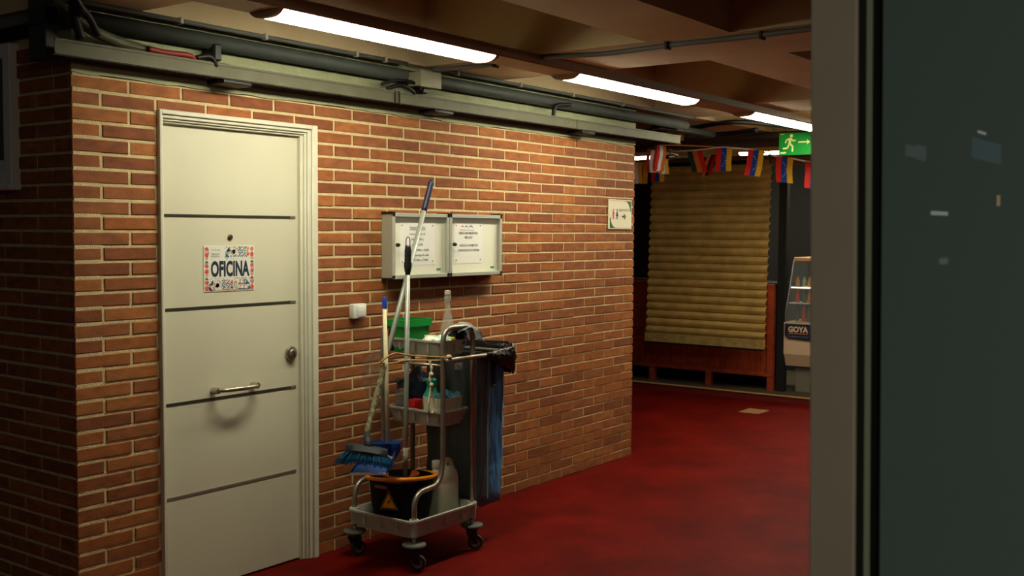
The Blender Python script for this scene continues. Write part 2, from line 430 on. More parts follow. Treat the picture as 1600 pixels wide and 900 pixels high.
# OFICINA sign on the door
PD = Plane((.626, .0269, 1.298), (1, 0, 0), (0, 0, 1))
sg = thing('office_sign', 'square sign reading OFICINA with colourful tile-pattern border on the white door', 'sign', loc=(.765, .03, 1.298))
def signmesh(name, bm, M_, parent, off=None, **k):
    o = link(name, bm, M_, parent, **k)
    o.location = -Vector(parent.location); return o
WHT = mat('sign_white', (226, 226, 212), .5)
CORAL = mat('print_coral', (222, 84, 62), .6); TEAL = mat('print_teal', (30, 108, 130), .6); NAVY = mat('print_navy', (28, 42, 58), .6)
AMB = mat('print_amber', (232, 168, 84), .6); GRN = mat('print_green', (22, 96, 84), .6); PINK = mat('print_pink', (226, 120, 110), .6)
signmesh('sign_board', B(.626, .905, .0270, .0298, 1.298, 1.498, bev=.0005), WHT, sg)
def border():
    bm = bmesh.new(); r = random.Random(5); W, H = .279, .200; c = .0232
    cols = [0, 1, 2, 3, 4, 5]
    nx = 12; ny = 8; cw = W/nx*.97; ch = H/ny*.97; ox, oy = W*.015, H*.015
    for i in range(nx):
        for j in range(ny):
            if 1 <= i <= 10 and 2 <= j <= 5: continue
            if 1 <= i <= 4 and j >= 6: continue
            x, y = ox+i*cw, oy+j*ch; k = (i//2+j//2) % 5; a = r.choice(cols); b = r.choice(cols); q = (i % 2, j % 2)
            h = .0004
            if i in (0, 11):
                cc = 0 if i == 0 else (5 if j % 2 else 0)
                if j % 3 == 0: disc(bm, PD, x+cw/2, y+ch/2, cw*.48, h, cc, 8)
                elif j % 3 == 1: flat(bm, PD, [(x+cw*.5, y), (x+cw, y+ch*.5), (x+cw*.5, y+ch), (x, y+ch*.5)], h, cc)
                else: flat(bm, PD, [(x, y), (x+cw, y), (x+cw*.5, y+ch*.5)], h, 4); flat(bm, PD, [(x, y+ch), (x+cw*.5, y+ch*.5), (x+cw, y+ch)], h, 3)
                continue
            if k == 0:
                pts = [(x, y), (x+cw, y), (x+cw, y+ch)] if q[0] == q[1] else [(x, y), (x+cw, y), (x, y+ch)]
                flat(bm, PD, pts, h, 2 if r.random() < .5 else 1)
            elif k == 1:
                disc(bm, PD, x+(cw if q[0] == 0 else 0), y+(ch if q[1] == 0 else 0), cw*.46, h, a, 8)
                flat(bm, PD, [(x+cw*.1, y+ch*.1), (x+cw*.42, y+ch*.25), (x+cw*.25, y+ch*.42)], h, b)
            elif k == 2:
                stroke(bm, PD, [(x+cw*.1, y+ch*.1), (x+cw*.9, y+ch*.9)], cw*.22, h, 1); stroke(bm, PD, [(x+cw*.1, y+ch*.75), (x+cw*.4, y+ch*.95)], cw*.14, h, 2)
                stroke(bm, PD, [(x+cw*.6, y+ch*.1), (x+cw*.95, y+ch*.35)], cw*.16, h, 4)
            elif k == 3:
                flat(bm, PD, [(x+cw*.5, y+ch*.1), (x+cw*.85, y+ch*.5), (x+cw*.5, y+ch*.9), (x+cw*.15, y+ch*.5)], h, r.choice((0, 3, 1)))
                disc(bm, PD, x+cw*.1, y+ch*.1, cw*.13, h, 2, 6)
            else:
                stroke(bm, PD, [(x, y+ch*.2), (x+cw, y+ch*.2)], cw*.2, h, r.choice((4, 1))); stroke(bm, PD, [(x+cw*.5, y+ch*.2), (x+cw*.5, y+ch)], cw*.18, h, r.choice((0, 2)))
    for i in range(48):
        for j in range(34):
            x, y = ox+(i+.5)*W*.97/48, oy+(j+.5)*H*.97/34
            if .085 < x/W < .915 and .30 < y/H < .70: continue
            if .10 < x/W < .40 and y/H > .70: continue
            if r.random() < .34:
                q_ = .0026; a = r.choice((0, 1, 1, 2, 2, 3, 4, 5))
                if r.random() < .5: flat(bm, PD, [(x-q_, y-q_), (x+q_, y-q_), (x+q_*(1 if i % 2 else -1), y+q_)], .0006, a)
                else: flat(bm, PD, [(x-q_, y), (x, y-q_), (x+q_, y), (x, y+q_)], .0006, a)
    stroke(bm, PD, [(.004, .004), (.275, .004)], .0012, .0005, 5)
    return bm
signmesh('tile_border', border(), [CORAL, TEAL, NAVY, AMB, GRN, PINK], sg)
bm = bmesh.new()
def arches(bm, P, x, y, s, h, mis=(0, 1, 2)):
    for k, (ww, mi) in enumerate(zip((.85, .95, 1.25), mis)):
        n = 10; x0 = x+sum((.85, .95, 1.25)[:k])*s
        up = []; dn = []
        for i in range(n+1):
            t = i/n; up.append((x0+ww*s*t, y+.34*s*sin(pi*min(1, t*1.05)))); dn.append((x0+ww*s*t, y+.34*s*sin(pi*min(1, t*1.05))-.17*s*math.sin(pi*t)-.004*s))
        flat(bm, P, up+dn[::-1], h, mi)
arches(bm, PD, .040, .178, .0165, .0005)
signmesh('arch_emblem', bm, [CORAL, GRN, TEAL], sg)
TGR = mat('print_grey', (96, 100, 98), .7)
for s_, y_ in (('MERCADO', .160), ('MUNICIPAL', .150)):
    t = text('small_lettering', s_, PD, .062, y_, .0075, TGR, sg, .0005, width=.046, align='C'); t.location = -Vector(sg.location)
t = text('sign_lettering', 'OFICINA', PD, .037, .068, .066, NAVY, sg, .0006, width=.212, bold=.040); t.location = -Vector(sg.location)

# ---------------------------------------------------------------- notice boards
def notice_board(x0, x1, label):
    z0, z1 = 1.322, 1.658; t = thing('notice_board', label, 'notice board', 'twin glazed notice boards on the brick wall', loc=(x0, 0, z0))
    off = Vector((-x0, 0, -z0))
    def L(name, bm, M_, par=t, **k):
        o = link(name, bm, M_, par, **k)
        if par is t: o.location = off
        return o
    bm = bmesh.new()
    fw = .020
    for a, b, c, d in ((x0, x0+fw, z0, z1), (x1-fw, x1, z0, z1), (x0, x1, z0, z0+fw), (x0, x1, z1-fw, z1)): box(bm, a, b, -.078, -.070, c, d, bev=.0015)
    L('front_frame', bm, ALU)
    bm = bmesh.new()
    box(bm, x0+.002, x0+.008, -.070, -.001, z0+.002, z1-.002); box(bm, x1-.008, x1-.002, -.070, -.001, z0+.002, z1-.002)
    box(bm, x0+.008, x1-.008, -.070, -.001, z0+.002, z0+.008); box(bm, x0+.008, x1-.008, -.070, -.001, z1-.008, z1-.002)
    L('case', bm, ALUD)
    L('back_panel', B(x0+.008, x1-.008, -.050, -.001, z0+.008, z1-.008), mat('board_cream', (244, 242, 220), .6))
    L('glass_pane', B(x0+fw, x1-fw, -.0745, -.0725, z0+fw, z1-fw), mat('board_glass', (240, 245, 235), .03, alpha=.04, spec=.5))
    for xx in (x0, x1):
        for zz in (z0, z1): L('corner_cap', B(xx-.004 if xx == x0 else xx-.018, xx+.018 if xx == x0 else xx+.002, -.080, -.002, zz-.006, zz+.006, bev=.002), BLACK)
    L('lock_knob', LA([(.010, 0), (.010, .012), (.006, .020), (.001, .021)], (x0+.034, -.0745, 1.495), axis=(0, -1, 0), n=14), mat('lock_dark', (50, 48, 40), .4, .6), smooth=True)
    L('green_sticker', B(x1-.075, x1-.042, -.0518, -.0502, z0+.036, z0+.046), mat('green_sticker', (30, 150, 96), .5))
    return t, L
def notice(t, L, x0, z0, x1, z1, lines, under=None, logo=False):
    P = Plane((x0, -.0518, z0), (1, 0, 0), (0, 0, 1)); off = -Vector(t.location)
    sh = L('paper_notice', B(x0, x1, -.0514, -.0504, z0, z1), mat('notice_paper', (250, 249, 240), .6))
    for (s, cx, y, h, wd) in lines:
        o = text('lettering', s, P, cx, y, h, mat('notice_ink', (48, 46, 44), .7), t, .0006, width=wd, align='C', bold=.012); o.location = off
    for a in (.018, x1-x0-.018):
        for b in (.018, z1-z0-.014): L('drawing_pin', LA([(.0042, 0), (.0042, .003), (.001, .004)], P.p(a, b, 0), n=8, axis=(0, -1, 0)), mat('pin_grey', (180, 176, 150), .4))
    if under: bm = bmesh.new(); stroke(bm, P, under, .0028, .0006); L('underline', bm, INK)
    if logo:
        bm = bmesh.new(); arches(bm, P, .058, z1-z0-.026, .036, .0006); L('arch_emblem', bm, [CORAL, GRN, mat('print_blue', (40, 76, 150), .6)])
        o = text('emblem_lettering', 'Mercado Municipal', P, .112, z1-z0-.043, .009, mat('print_red_grey', (176, 120, 108), .6), t, .0006, width=.118, align='C'); o.location = off
nb1, L1 = notice_board(1.705, 2.152, 'left glazed notice board with opening hours sheet, behind the mop handles')
notice(nb1, L1, 1.785, 1.390, 2.060, 1.610, [
    ('Nuestro horario', .137, .189, .0125, .120),
    ('Lunes a Viernes de', .137, .156, .0115, .120), ('9:00h a 14:00h y', .137, .128, .0115, .100), ('de 17:00 a 20:00h', .137, .100, .0115, .085),
    ('Sabados de 9:00h a 15:00h', .137, .072, .0115, .182), ('y primer domingo de cada', .137, .046, .0115, .178), ('mes de 11:00h a 17:00h', .137, .020, .0115, .165)],
    under=[(.076, .183), (.198, .183)])
nb2, L2 = notice_board(2.156, 2.622, 'right glazed notice board with arch emblem sheet, no pole in front')
notice(nb2, L2, 2.222, 1.390, 2.470, 1.612, [
    ('ENERO SABE MEJOR EN EL', .125, .160, .0135, .165), ('MERCADO', .125, .136, .0135, .066),
    ('BASES DE LA PROMOCION', .128, .092, .0135, .158), ('DISPONIBLES EN LA OFICINA', .128, .066, .0135, .186)], logo=True)

# ---------------------------------------------------------------- switch and toilets sign
sw = thing('light_switch', 'small white light switch on the brick wall beside the door', 'switch', loc=(1.517, 0, 1.17))
link('switch_housing', B(-.045, .045, -.034, 0, -.036, .036, bev=.005, seg=2), mat('switch_white', (226, 226, 214), .35), sw, smooth=True)
link('rocker', B(-.014, .036, -.041, -.030, -.026, .028, bev=.003, seg=2, mtx=Matrix.Rotation(.06, 4, 'X')), mat('rocker_white', (240, 240, 232), .3), sw, smooth=True)

ts = thing('toilet_sign', 'white SERVICIOS toilet sign with red and blue figures near the wall end', 'sign', loc=(3.90, 0, 1.585))
PT = Plane((0, -.0085, 0), (1, 0, 0), (0, 0, 1))
link('sign_board', B(0, .300, -.008, -.001, 0, .200, bev=.001), mat('toilet_sign_cream', (236, 226, 196), .5), ts)
bm = bmesh.new(); tw, th = .300, .200; h = .0004
stroke(bm, PT, [(.012, .192), (.288, .192)], .0015, h, 0); stroke(bm, PT, [(.012, .008), (.288, .008)], .0015, h, 0)
for k in range(3):  # leaf-like corner lines, top right and bottom left
    pts = [(.288-.075*cos(a), .125+.062*sin(a)+.004*k) for a in [radians(90-90*i/8) for i in range(9)]]
corner = [(.200, .190)]+[(.200+.088*sin(a), .115+.075*cos(a)) for a in [radians(90*i/10) for i in range(11)]]+[(.290, .115), (.290, .190)]
flat(bm, PT, [(.290, .190), (.205, .190)]+[(.205+.073*sin(radians(9*i)), .120+.070*cos(radians(9*i))) for i in range(11)]+[(.290, .120)], h, 0)
flat(bm, PT, [(.012, .010), (.095, .010)]+[(.095-.073*sin(radians(9*i)), .080-.070*cos(radians(9*i))) for i in range(11)]+[(.012, .080)], h, 0)
link('green_corner', bm, mat('sign_green', (40, 104, 62), .6, var=.4, vscale=90), ts)
bm = bmesh.new()
def person_icon(bm, P, x, y, s, mi, skirt=False, h=.0005):
    disc(bm, P, x, y+.88*s, .10*s, h, mi, 10)
    if skirt: flat(bm, P, [(x-.09*s, y+.75*s), (x+.09*s, y+.75*s), (x+.24*s, y+.30*s), (x-.24*s, y+.30*s)], h, mi)
    else: flat(bm, P, [(x-.17*s, y+.75*s), (x+.17*s, y+.75*s), (x+.15*s, y+.38*s), (x-.15*s, y+.38*s)], h, mi)
    flat(bm, P, [(x-.11*s, y), (x-.02*s, y), (x-.02*s, y+.4*s), (x-.11*s, y+.4*s)], h, mi); flat(bm, P, [(x+.02*s, y), (x+.11*s, y), (x+.11*s, y+.4*s), (x+.02*s, y+.4*s)], h, mi)
person_icon(bm, PT, .058, .068, .070, 0); link('red_figure', bm, CORAL, ts)
bm = bmesh.new(); person_icon(bm, PT, .105, .068, .070, 0, True); link('blue_figure', bm, mat('figure_blue', (34, 84, 140), .6), ts)
bm = bmesh.new(); flat(bm, PT, [(.172, .080), (.200, .080), (.200, .092), (.172, .092)], h); flat(bm, PT, [(.192, .068), (.204, .068), (.224, .086), (.204, .104), (.192, .104), (.208, .086)], h)
link('arrow', bm, mat('arrow_green', (14, 74, 34), .6), ts)
text('sign_lettering', 'SERVICIOS', PT, .130, .122, .016, mat('letter_grey', (84, 84, 78), .6), ts, .0005, width=.130)

# ---------------------------------------------------------------- tube lamps on their rail
YL, ZL = -.69, 2.372
rail = struct('trim_1')
bm = bmesh.new()
prof = [(-.090, ZL+.008), (-.084, ZL), (.084, ZL), (.090, ZL+.008), (.090, ZL+.046), (-.090, ZL+.046)]
prism(bm, [(-.9, YL+a, z) for a, z in prof], (7.45, 0, 0))
link('light_rail', bm, RAILC, rail)
LENS = mat('lamp_lens', (250, 244, 232), .5, emit=LAMP)
LENS.node_tree.nodes['Principled BSDF'].inputs['Emission Color'].default_value = (1, .94, .73, 1)
LENS2 = LENS.copy(); LENS2.name = 'lamp_lens_far'
def lens(bm, a, b, yc, z, wd, sag, along='x'):
    n = 12; L = []
    for s in (a, b):
        ring = []
        for k in range(n+1):
            t = -1+2*k/n; q = (yc+wd/2*t, z+.002-sag*(1-abs(t)**3.5)); ring.append(Vector((s, q[0], q[1])) if along == 'x' else Vector((q[0], s, q[1])))
        ring += [Vector((s, yc+wd/2, z+.012)) if along == 'x' else Vector((yc+wd/2, s, z+.012)), Vector((s, yc-wd/2, z+.012)) if along == 'x' else Vector((yc-wd/2, s, z+.012))]
        L.append(ring)
    bridge_loops(bm, L, 0, True, True); return bm
def tube_lamp(a, b, c, z, label, along='x', M_=None):
    t = thing('tube_lamp', label, 'light', 'fluorescent lamps on the ceiling', loc=((a+b)/2, c, z) if along == 'x' else (c, (a+b)/2, z))
    bm = bmesh.new()
    off = -Vector(t.location)
    l = link('lamp_lens', lens(bmesh.new(), a+.012, b-.012, c, z, .160, .026, along), M_ or LENS, t, smooth='all'); l.location = off
    for s in (a, b):
        e = link('end_cap', lens(bmesh.new(), s-.012, s+.012, c, z, .166, .028, along), RAILC, t); e.location = off
tube_lamp(.36, 1.66, YL, ZL, 'nearest and longest tube lamp, above the white door')
tube_lamp(2.34, 3.70, YL, ZL, 'second tube lamp along the rail, above the right notice board')
tube_lamp(4.50, 5.80, YL, ZL, 'third tube lamp along the rail, just above the green exit sign')
REARFILL = LENS.copy(); REARFILL.name = 'fill_lens_rear'; REARFILL.node_tree.nodes['Principled BSDF'].inputs['Emission Strength'].default_value = LAMP*1.1
tube_lamp(-3.5, -2.1, -5.1, 2.60, 'added unseen lamp behind the viewer that brightens the post and shop glass', M_=REARFILL)  # added out of view to brighten the post and shop glass
tube_lamp(-2.3, -1.0, 6.0, 2.385, 'added unseen lamp behind the grey post that lights the shutter', 'y')  # invented lamp, kept out of view, to light shutter, flags and floor
rb = struct('trim_2')
bm = bmesh.new(); XR = 8.0; ZR = 2.372
prism(bm, [(XR+a, -1.6, z-ZL+ZR) for a, z in prof], (0, 5.4, 0)); link('light_rail', bm, RAILC, rb)
tube_lamp(1.72, 3.0, XR, ZR, 'far lamp glowing beside the wall end, above the striped bunting', 'y')
tube_lamp(-.35, .93, XR, ZR, 'far lamp behind the exit sign, above the flags', 'y')

# ---------------------------------------------------------------- pipe, conduit, cable tray
pp = thing('ceiling_pipe', 'thick grey-green pipe running along the top of the brick wall', 'pipe')
link('pipe', T([(-.05, -.048, 2.358), (4.9, -.048, 2.352)], .034, n=16), GREYD, pp, smooth='all')
cd = thing('conduit', 'thin grey conduit clipped along the ceiling edge above the wall', 'conduit')
link('conduit_tube', T([(-.02, -.105, 2.407), (1.78, -.105, 2.407)], .010, n=8), mat('conduit_grey', (100, 104, 96), .5), cd, smooth='all')
link('conduit_tube', T([(1.98, -.105, 2.407), (4.9, -.105, 2.407)], .010, n=8), mat('conduit_grey', (100, 104, 96), .5), cd, smooth='all')
for x in (.42, .86, 1.42, 1.62, 2.18, 2.75, 3.3, 3.9):
    link('clip', B(x-.008, x+.008, -.118, -.092, 2.393, 2.421, bev=.003), GREYP, cd)
# cross conduits
c2 = thing('conduit', 'grey conduit crossing the ceiling ribs from the junction box to the right', 'conduit')
link('conduit_tube', T(smooth_path([(1.96, -.12, 2.395), (2.03, -.4, 2.405), (2.0, -.78, 2.408), (2.06, -1.1, 2.405), (2.02, -1.5, 2.405), (2.02, -1.81, 2.405), (1.98, -2.4, 2.405), (1.95, -3.4, 2.405)], 6), .012, n=8), mat('conduit_grey', (100, 104, 96), .5), c2, smooth='all')
for y in (-.48, -1.45, -1.9): link('clip', B(2.0, 2.045, y-.008, y+.008, 2.386, 2.421, bev=.003), BLACK, c2)
jb = thing('junction_box', 'pale grey junction box at the wall top between pipe and tray', 'junction box')
link('box_body', B(1.82, 1.965, -.16, -.07, 2.300, 2.372, bev=.006, seg=2), mat('box_grey', (150, 148, 120), .5), jb, smooth=True)
link('box_lid', B(1.812, 1.973, -.17, -.160, 2.294, 2.378, bev=.004, seg=2), mat('box_grey', (150, 148, 120), .5), jb, smooth=True)
tr = thing('cable_tray', 'long olive metal cable tray fixed above the brick wall', 'cable tray')
def traysec(x0, x1):
    bm = bmesh.new()
    box(bm, x0, x1, -.105, -.101, 2.207, 2.260); box(bm, x0, x1, -.109, -.101, 2.253, 2.262); box(bm, x0, x1, -.109, -.101, 2.205, 2.210)
    return bm
joints = [-.13, 1.71, 3.35, 4.72]
for a, b in zip(joints, joints[1:]): link('tray_side', traysec(a+.003, b-.003), TRAYC, tr)
bm = bmesh.new()
x = -.13
while x < 4.72: box(bm, x, x+.012, -.101, -.004, 2.203, 2.207); x += .022
for y in (-.101, -.076, -.051, -.026, -.008): box(bm, -.13, 4.72, y-.003, y+.003, 2.201, 2.207)
link('tray_mesh_bottom', bm, TRAYD, tr, kind='stuff', label='dark wire mesh tray bottom')
for x in (1.69, 1.722): link('joint_strap', B(x-.003, x+.003, -.112, -.10, 2.202, 2.264), BLACK, tr)
for x in (.70, 2.06, 3.47):
    link('bracket', B(x-.075, x+.075, -.118, .0, 2.180, 2.199, bev=.006, seg=2), BLACK, tr, smooth=True, label='black bracket under the tray')
CAB = mat('cable_black', (14, 14, 14), .5); CABG = mat('cable_olive', (92, 92, 66), .5); CABR = mat('cable_red', (130, 30, 18), .5)
def cable(label, pts, r, M_, group='cables in the cable tray'):
    t = link('cable', T(smooth_path(pts, 6), r, n=8), M_, smooth='all', label=label, category='cable', group=group); return t
cable('fat olive hose bending from the ceiling corner into the tray', [(-.07, -.03, 2.415), (-.03, -.06, 2.36), (.10, -.075, 2.30), (.35, -.07, 2.268), (.9, -.06, 2.24)], .022, CABG)
cable('thin olive cable lying in the tray left of the red cable', [(-.04, -.04, 2.38), (.12, -.085, 2.29), (.4, -.085, 2.27), (.9, -.085, 2.225)], .009, CABG)
cable('red cable piece on the tray edge above the door', [(.27, -.10, 2.275), (.36, -.102, 2.272), (.46, -.10, 2.275), (.5, -.09, 2.262)], .012, CABR)
cable('black cable loop on the tray edge above the door', [(.50, -.10, 2.27), (.56, -.11, 2.283), (.60, -.10, 2.25)], .011, CAB)
cable('upper black cable left of the junction box', [(1.60, -.10, 2.285), (1.68, -.11, 2.31), (1.80, -.12, 2.318), (1.88, -.11, 2.285)], .008, CAB)
cable('lower black cable left of the junction box', [(1.64, -.10, 2.268), (1.72, -.12, 2.292), (1.80, -.12, 2.275), (1.84, -.10, 2.262)], .010, CAB)
cable('black cable dropping from the pipe into the tray, right of the boards', [(3.28, -.10, 2.345), (3.16, -.11, 2.335), (3.11, -.10, 2.31), (3.11, -.09, 2.25)], .012, CAB)
for i, x in enumerate((.62, 1.94)):
    cl = link('pipe_clamp', B(x-.02, x+.02, -.09, -.005, 2.275, 2.345, bev=.006), BLACK, label=('black clamp holding the pipe above the door top' if i == 0 else 'black clamp holding the pipe right under the junction box'), category='clamp')
# corner duct with hoses at the left end
dk = thing('corner_duct', 'dark grey square duct coming down at the corner of the brick wall', 'duct')
link('duct_body', B(-.105, -.05, -.004, .11, 2.20, 3.1, bev=.004), mat('duct_dark', (44, 46, 45), .6), dk)
link('duct_collar', B(-.112, -.045, -.010, .118, 2.33, 2.345, bev=.002), mat('duct_dark', (44, 46, 45), .6), dk)
cable('left black hose rising past the corner duct', [(-.03, -.12, 2.27), (-.06, -.12, 2.38), (-.075, -.16, 2.52), (-.075, -.2, 2.9)], .017, CAB, 'hoses at the wall corner')
cable('right black hose curling past the corner duct', [(.05, -.10, 2.30), (-.01, -.14, 2.35), (-.09, -.18, 2.41), (-.14, -.2, 2.6), (-.15, -.2, 2.9)], .014, CAB, 'hoses at the wall corner')

# far end clutter under the ceiling
link('black_duct', B(4.6, 5.5, .0, .07, 2.31, 2.36, bev=.008, seg=2), BLACK, label='short black duct lying past the end of the brick wall', category='duct')
yb = thing('junction_box', 'yellowish junction box among dark ducts beyond the wall end', 'junction box')
link('box_body', B(5.45, 5.55, .30, .42, 2.30, 2.36, bev=.006), mat('box_yellow', (168, 128, 52), .5), yb)
link('box_lid', B(5.44, 5.45, .295, .425, 2.295, 2.365, bev=.003), mat('box_yellow', (168, 128, 52), .5), yb)
cable('black cable bundle sagging beyond the wall end', [(4.7, .1, 2.35), (5.1, .35, 2.33), (5.4, .5, 2.32), (5.8, .1, 2.36), (5.6, -.3, 2.36)], .022, CAB, 'cables beyond the wall end')
cable('black cable crossing the ceiling left of the exit sign', [(5.3, .9, 2.38), (5.5, .3, 2.39), (5.3, -.25, 2.40), (5.9, -.45, 2.40)], .018, CAB, 'cables beyond the wall end')
cb = thing('ceiling_beam', 'deep dark brown cross beam above the bunting', 'beam')
bm = bmesh.new(); box(bm, 6.42, 6.70, -3.0, 3.9, 2.315, 2.42, bev=.006); box(bm, 6.38, 6.42, -3.0, 3.9, 2.36, 2.40, bev=.004)
link('beam_body', bm, DARKBEAM, cb)
cr_ = thing('ceiling_frame', 'dark metal frame under the ceiling beside the third lamp', 'frame')
for a in ((5.75, -.95, 5.75, -1.75), (6.2, -.95, 6.2, -1.75)):
    link('frame_bar', B(a[0]-.02, a[0]+.02, a[3], a[1], 2.385, 2.418), BLACKM, cr_)
for y in (-.98, -1.35, -1.72): link('frame_bar', B(5.77, 6.18, y-.015, y+.015, 2.388, 2.415), mat('frame_brown', (80, 62, 44), .6), cr_)

# exit sign
ex = thing('exit_sign', 'green emergency exit sign with running figure and right arrow under the third lamp', 'sign', loc=(6.0, -.319, 2.187))
PE = Plane((-.0065, 0, 0), (0, -1, 0), (0, 0, 1))
link('sign_board', B(-.006, .006, -.30, 0, 0, .176, bev=.001), mat('exit_green', (16, 138, 46), .45, emit=.10), ex)
YEL = mat('exit_cream', (222, 226, 140), .5, emit=.10)
bm = bmesh.new(); h = .0004
disc(bm, PE, .104, .152, .0135, h, 0, 12)
flat(bm, PE, [(.082, .136), (.106, .136), (.100, .088), (.078, .086)], h)
stroke(bm, PE, [(.086, .130), (.062, .120), (.054, .096)], .011, h); stroke(bm, PE, [(.104, .130), (.118, .112), (.140, .116)], .010, h)
stroke(bm, PE, [(.088, .092), (.072, .056), (.034, .052)], .014, h); stroke(bm, PE, [(.092, .092), (.116, .066), (.114, .026)], .014, h)
link('running_figure', bm, YEL, ex)
bm = bmesh.new(); stroke(bm, PE, [(.160, .100), (.240, .100)], .011, h); flat(bm, PE, [(.232, .120), (.260, .100), (.232, .080), (.238, .100)], h); link('arrow', bm, YEL, ex)
bm = bmesh.new(); stroke(bm, PE, [(.014, .018), (.062, .020)], .014, h); stroke(bm, PE, [(.014, .166), (.046, .168)], .005, h); link('small_print', bm, YEL, ex)
link('cream_edge', B(-.008, .008, -.300, -.290, .012, .170), YEL, ex)
bm = bmesh.new()
for y in (-.05, -.25): tube(bm, [(0, y, .176), (0, y, .24)], .0025, n=6)
link('hanger', bm, BLACK, ex)

# ---------------------------------------------------------------- bunting
FR = mat('flag_red', (210, 30, 18), .6); FB = mat('flag_blue', (20, 62, 150), .6); FY = mat('flag_yellow', (236, 176, 30), .6); FWs = mat('flag_white', (236, 236, 230), .6)
FO = mat('flag_orange', (206, 104, 26), .6); FD = mat('flag_dark', (30, 44, 40), .6)
def flag(p, d, wd, ht, label, cols=(0, 1, 2), stars=True, lean=0., group='flags hanging on the bunting string'):
    d = Vector(d).normalized(); n = d.cross(Vector((0, 0, 1))); p = Vector(p)
    t = thing('bunting_flag', label, 'flag', group, loc=p)
    for k in range(3):
        bm = bmesh.new(); nz = 5; ws = wd/3
        rows = []
        for j in range(nz+1):
            z = -ht*j/nz; sag = .008*sin(j*1.1+p.y*9); sh = lean*j/nz
            rows.append([d*(k*ws+sh)+n*sag+Vector((0, 0, z-.0)), d*((k+1)*ws+sh)+n*(sag+.003*(k-1))+Vector((0, 0, z))])
        for a, b in zip(rows, rows[1:]):
            for off, in ((0,),):
                vs = [bm.verts.new(q) for q in (a[0], a[1], b[1], b[0])]; bm.faces.new(vs)
        bmesh.ops.remove_doubles(bm, verts=bm.verts[:], dist=1e-5)
        bmesh.ops.solidify(bm, geom=bm.faces[:], thickness=.0012)
        link('stripe', bm, (FR, FB, FY, FO, FD, FWs)[cols[k]], t)
    if stars:
        bm = bmesh.new()
        for i in range(8):
            a = radians(-75+150*i/7); c = d*(wd*.5-.018+.036*cos(a)+lean*.45)+Vector((0, 0, -ht*.5+.060*sin(a)))
            for s in (-1, 1):
                cc = c+n*(s*.009)
                for a0 in (90, 270):
                    bm.faces.new([bm.verts.new(cc+(d*cos(radians(a0+120*q))+Vector((0, 0, 1))*sin(radians(a0+120*q)))*.0052) for q in range(3)])
        link('stars', bm, FWs, t)
    return t
strA = [(6.4, 1.0, 2.30), (6.4, .66, 2.298), (6.4, .40, 2.312), (6.4, .27, 2.303), (6.4, .10, 2.282), (6.4, -.03, 2.25), (6.4, -.14, 2.215), (6.4, -.28, 2.192), (6.4, -.44, 2.158), (6.4, -.9, 2.10)]
bs = bmesh.new(); pa = smooth_path(strA, 5)
for a, b in zip(pa, pa[1:]): poly(bs, [a, b, b+Vector((0, 0, -.013)), a+Vector((0, 0, -.013))])
bmesh.ops.remove_doubles(bs, verts=bs.verts[:], dist=1e-5); bmesh.ops.solidify(bs, geom=bs.faces[:], thickness=.001)
link('bunting_ribbon', bs, FWs, label='white ribbon the striped flags hang from, passing under the exit sign', category='ribbon')
flag((6.39, .425, 2.302), (0, -1, 0), .150, .205, 'red blue yellow flag in front of the shutter top, leftmost full one', lean=.0)
flag((6.39, .118, 2.277), (0, -1, -.10), .150, .222, 'red blue yellow flag second from left, before the lamp glow', lean=-.042)
flag((6.39, -.130, 2.212), (0, -1, -.12), .150, .215, 'red blue yellow flag hanging just under the exit sign')
flag((6.39, -.385, 2.162), (0, -1, -.12), .150, .22, 'red flag cut by the grey post, right of the exit sign')
flag((6.41, .715, 2.296), (0, -1, 0), .150, .20, 'backlit orange and red flag left of the full flags', (4, 3, 0), False, lean=.05)
flag((6.50, .56, 2.25), (0, -.8, .1), .10, .18, 'dark orange flag tilted behind the backlit one', (3, 4, 0), False, lean=-.06)
strB = [(6.4, 1.0, 2.30), (6.5, .96, 2.295), (6.75, .98, 2.28), (6.8, 1.12, 2.25), (6.75, 1.24, 2.225), (6.7, 1.4, 2.225), (6.6, 1.75, 2.23)]
bs = bmesh.new(); pa = smooth_path(strB, 5)
for a, b in zip(pa, pa[1:]): poly(bs, [a, b, b+Vector((0, 0, -.010)), a+Vector((0, 0, -.010))])
bmesh.ops.remove_doubles(bs, verts=bs.verts[:], dist=1e-5); bmesh.ops.solidify(bs, geom=bs.faces[:], thickness=.001)
link('bunting_ribbon', bs, FY, label='yellowish ribbon of the crowded bunting next to the wall end', category='ribbon')
bs = bmesh.new(); pa = smooth_path([(6.45, .965, 2.297), (6.30, .95, 2.294), (6.12, .955, 2.298), (5.97, .80, 2.297), (5.80, .685, 2.297), (5.95, .60, 2.310), (6.36, .43, 2.316)], 5)
for a, b in zip(pa, pa[1:]): poly(bs, [a, b, b+Vector((0, 0, -.011)), a+Vector((0, 0, -.011))])
bmesh.ops.remove_doubles(bs, verts=bs.verts[:], dist=1e-5); bmesh.ops.solidify(bs, geom=bs.faces[:], thickness=.001)
link('bunting_ribbon', bs, FO, label='orange ribbon carrying the flags seen edge-on under the small camera', category='ribbon')
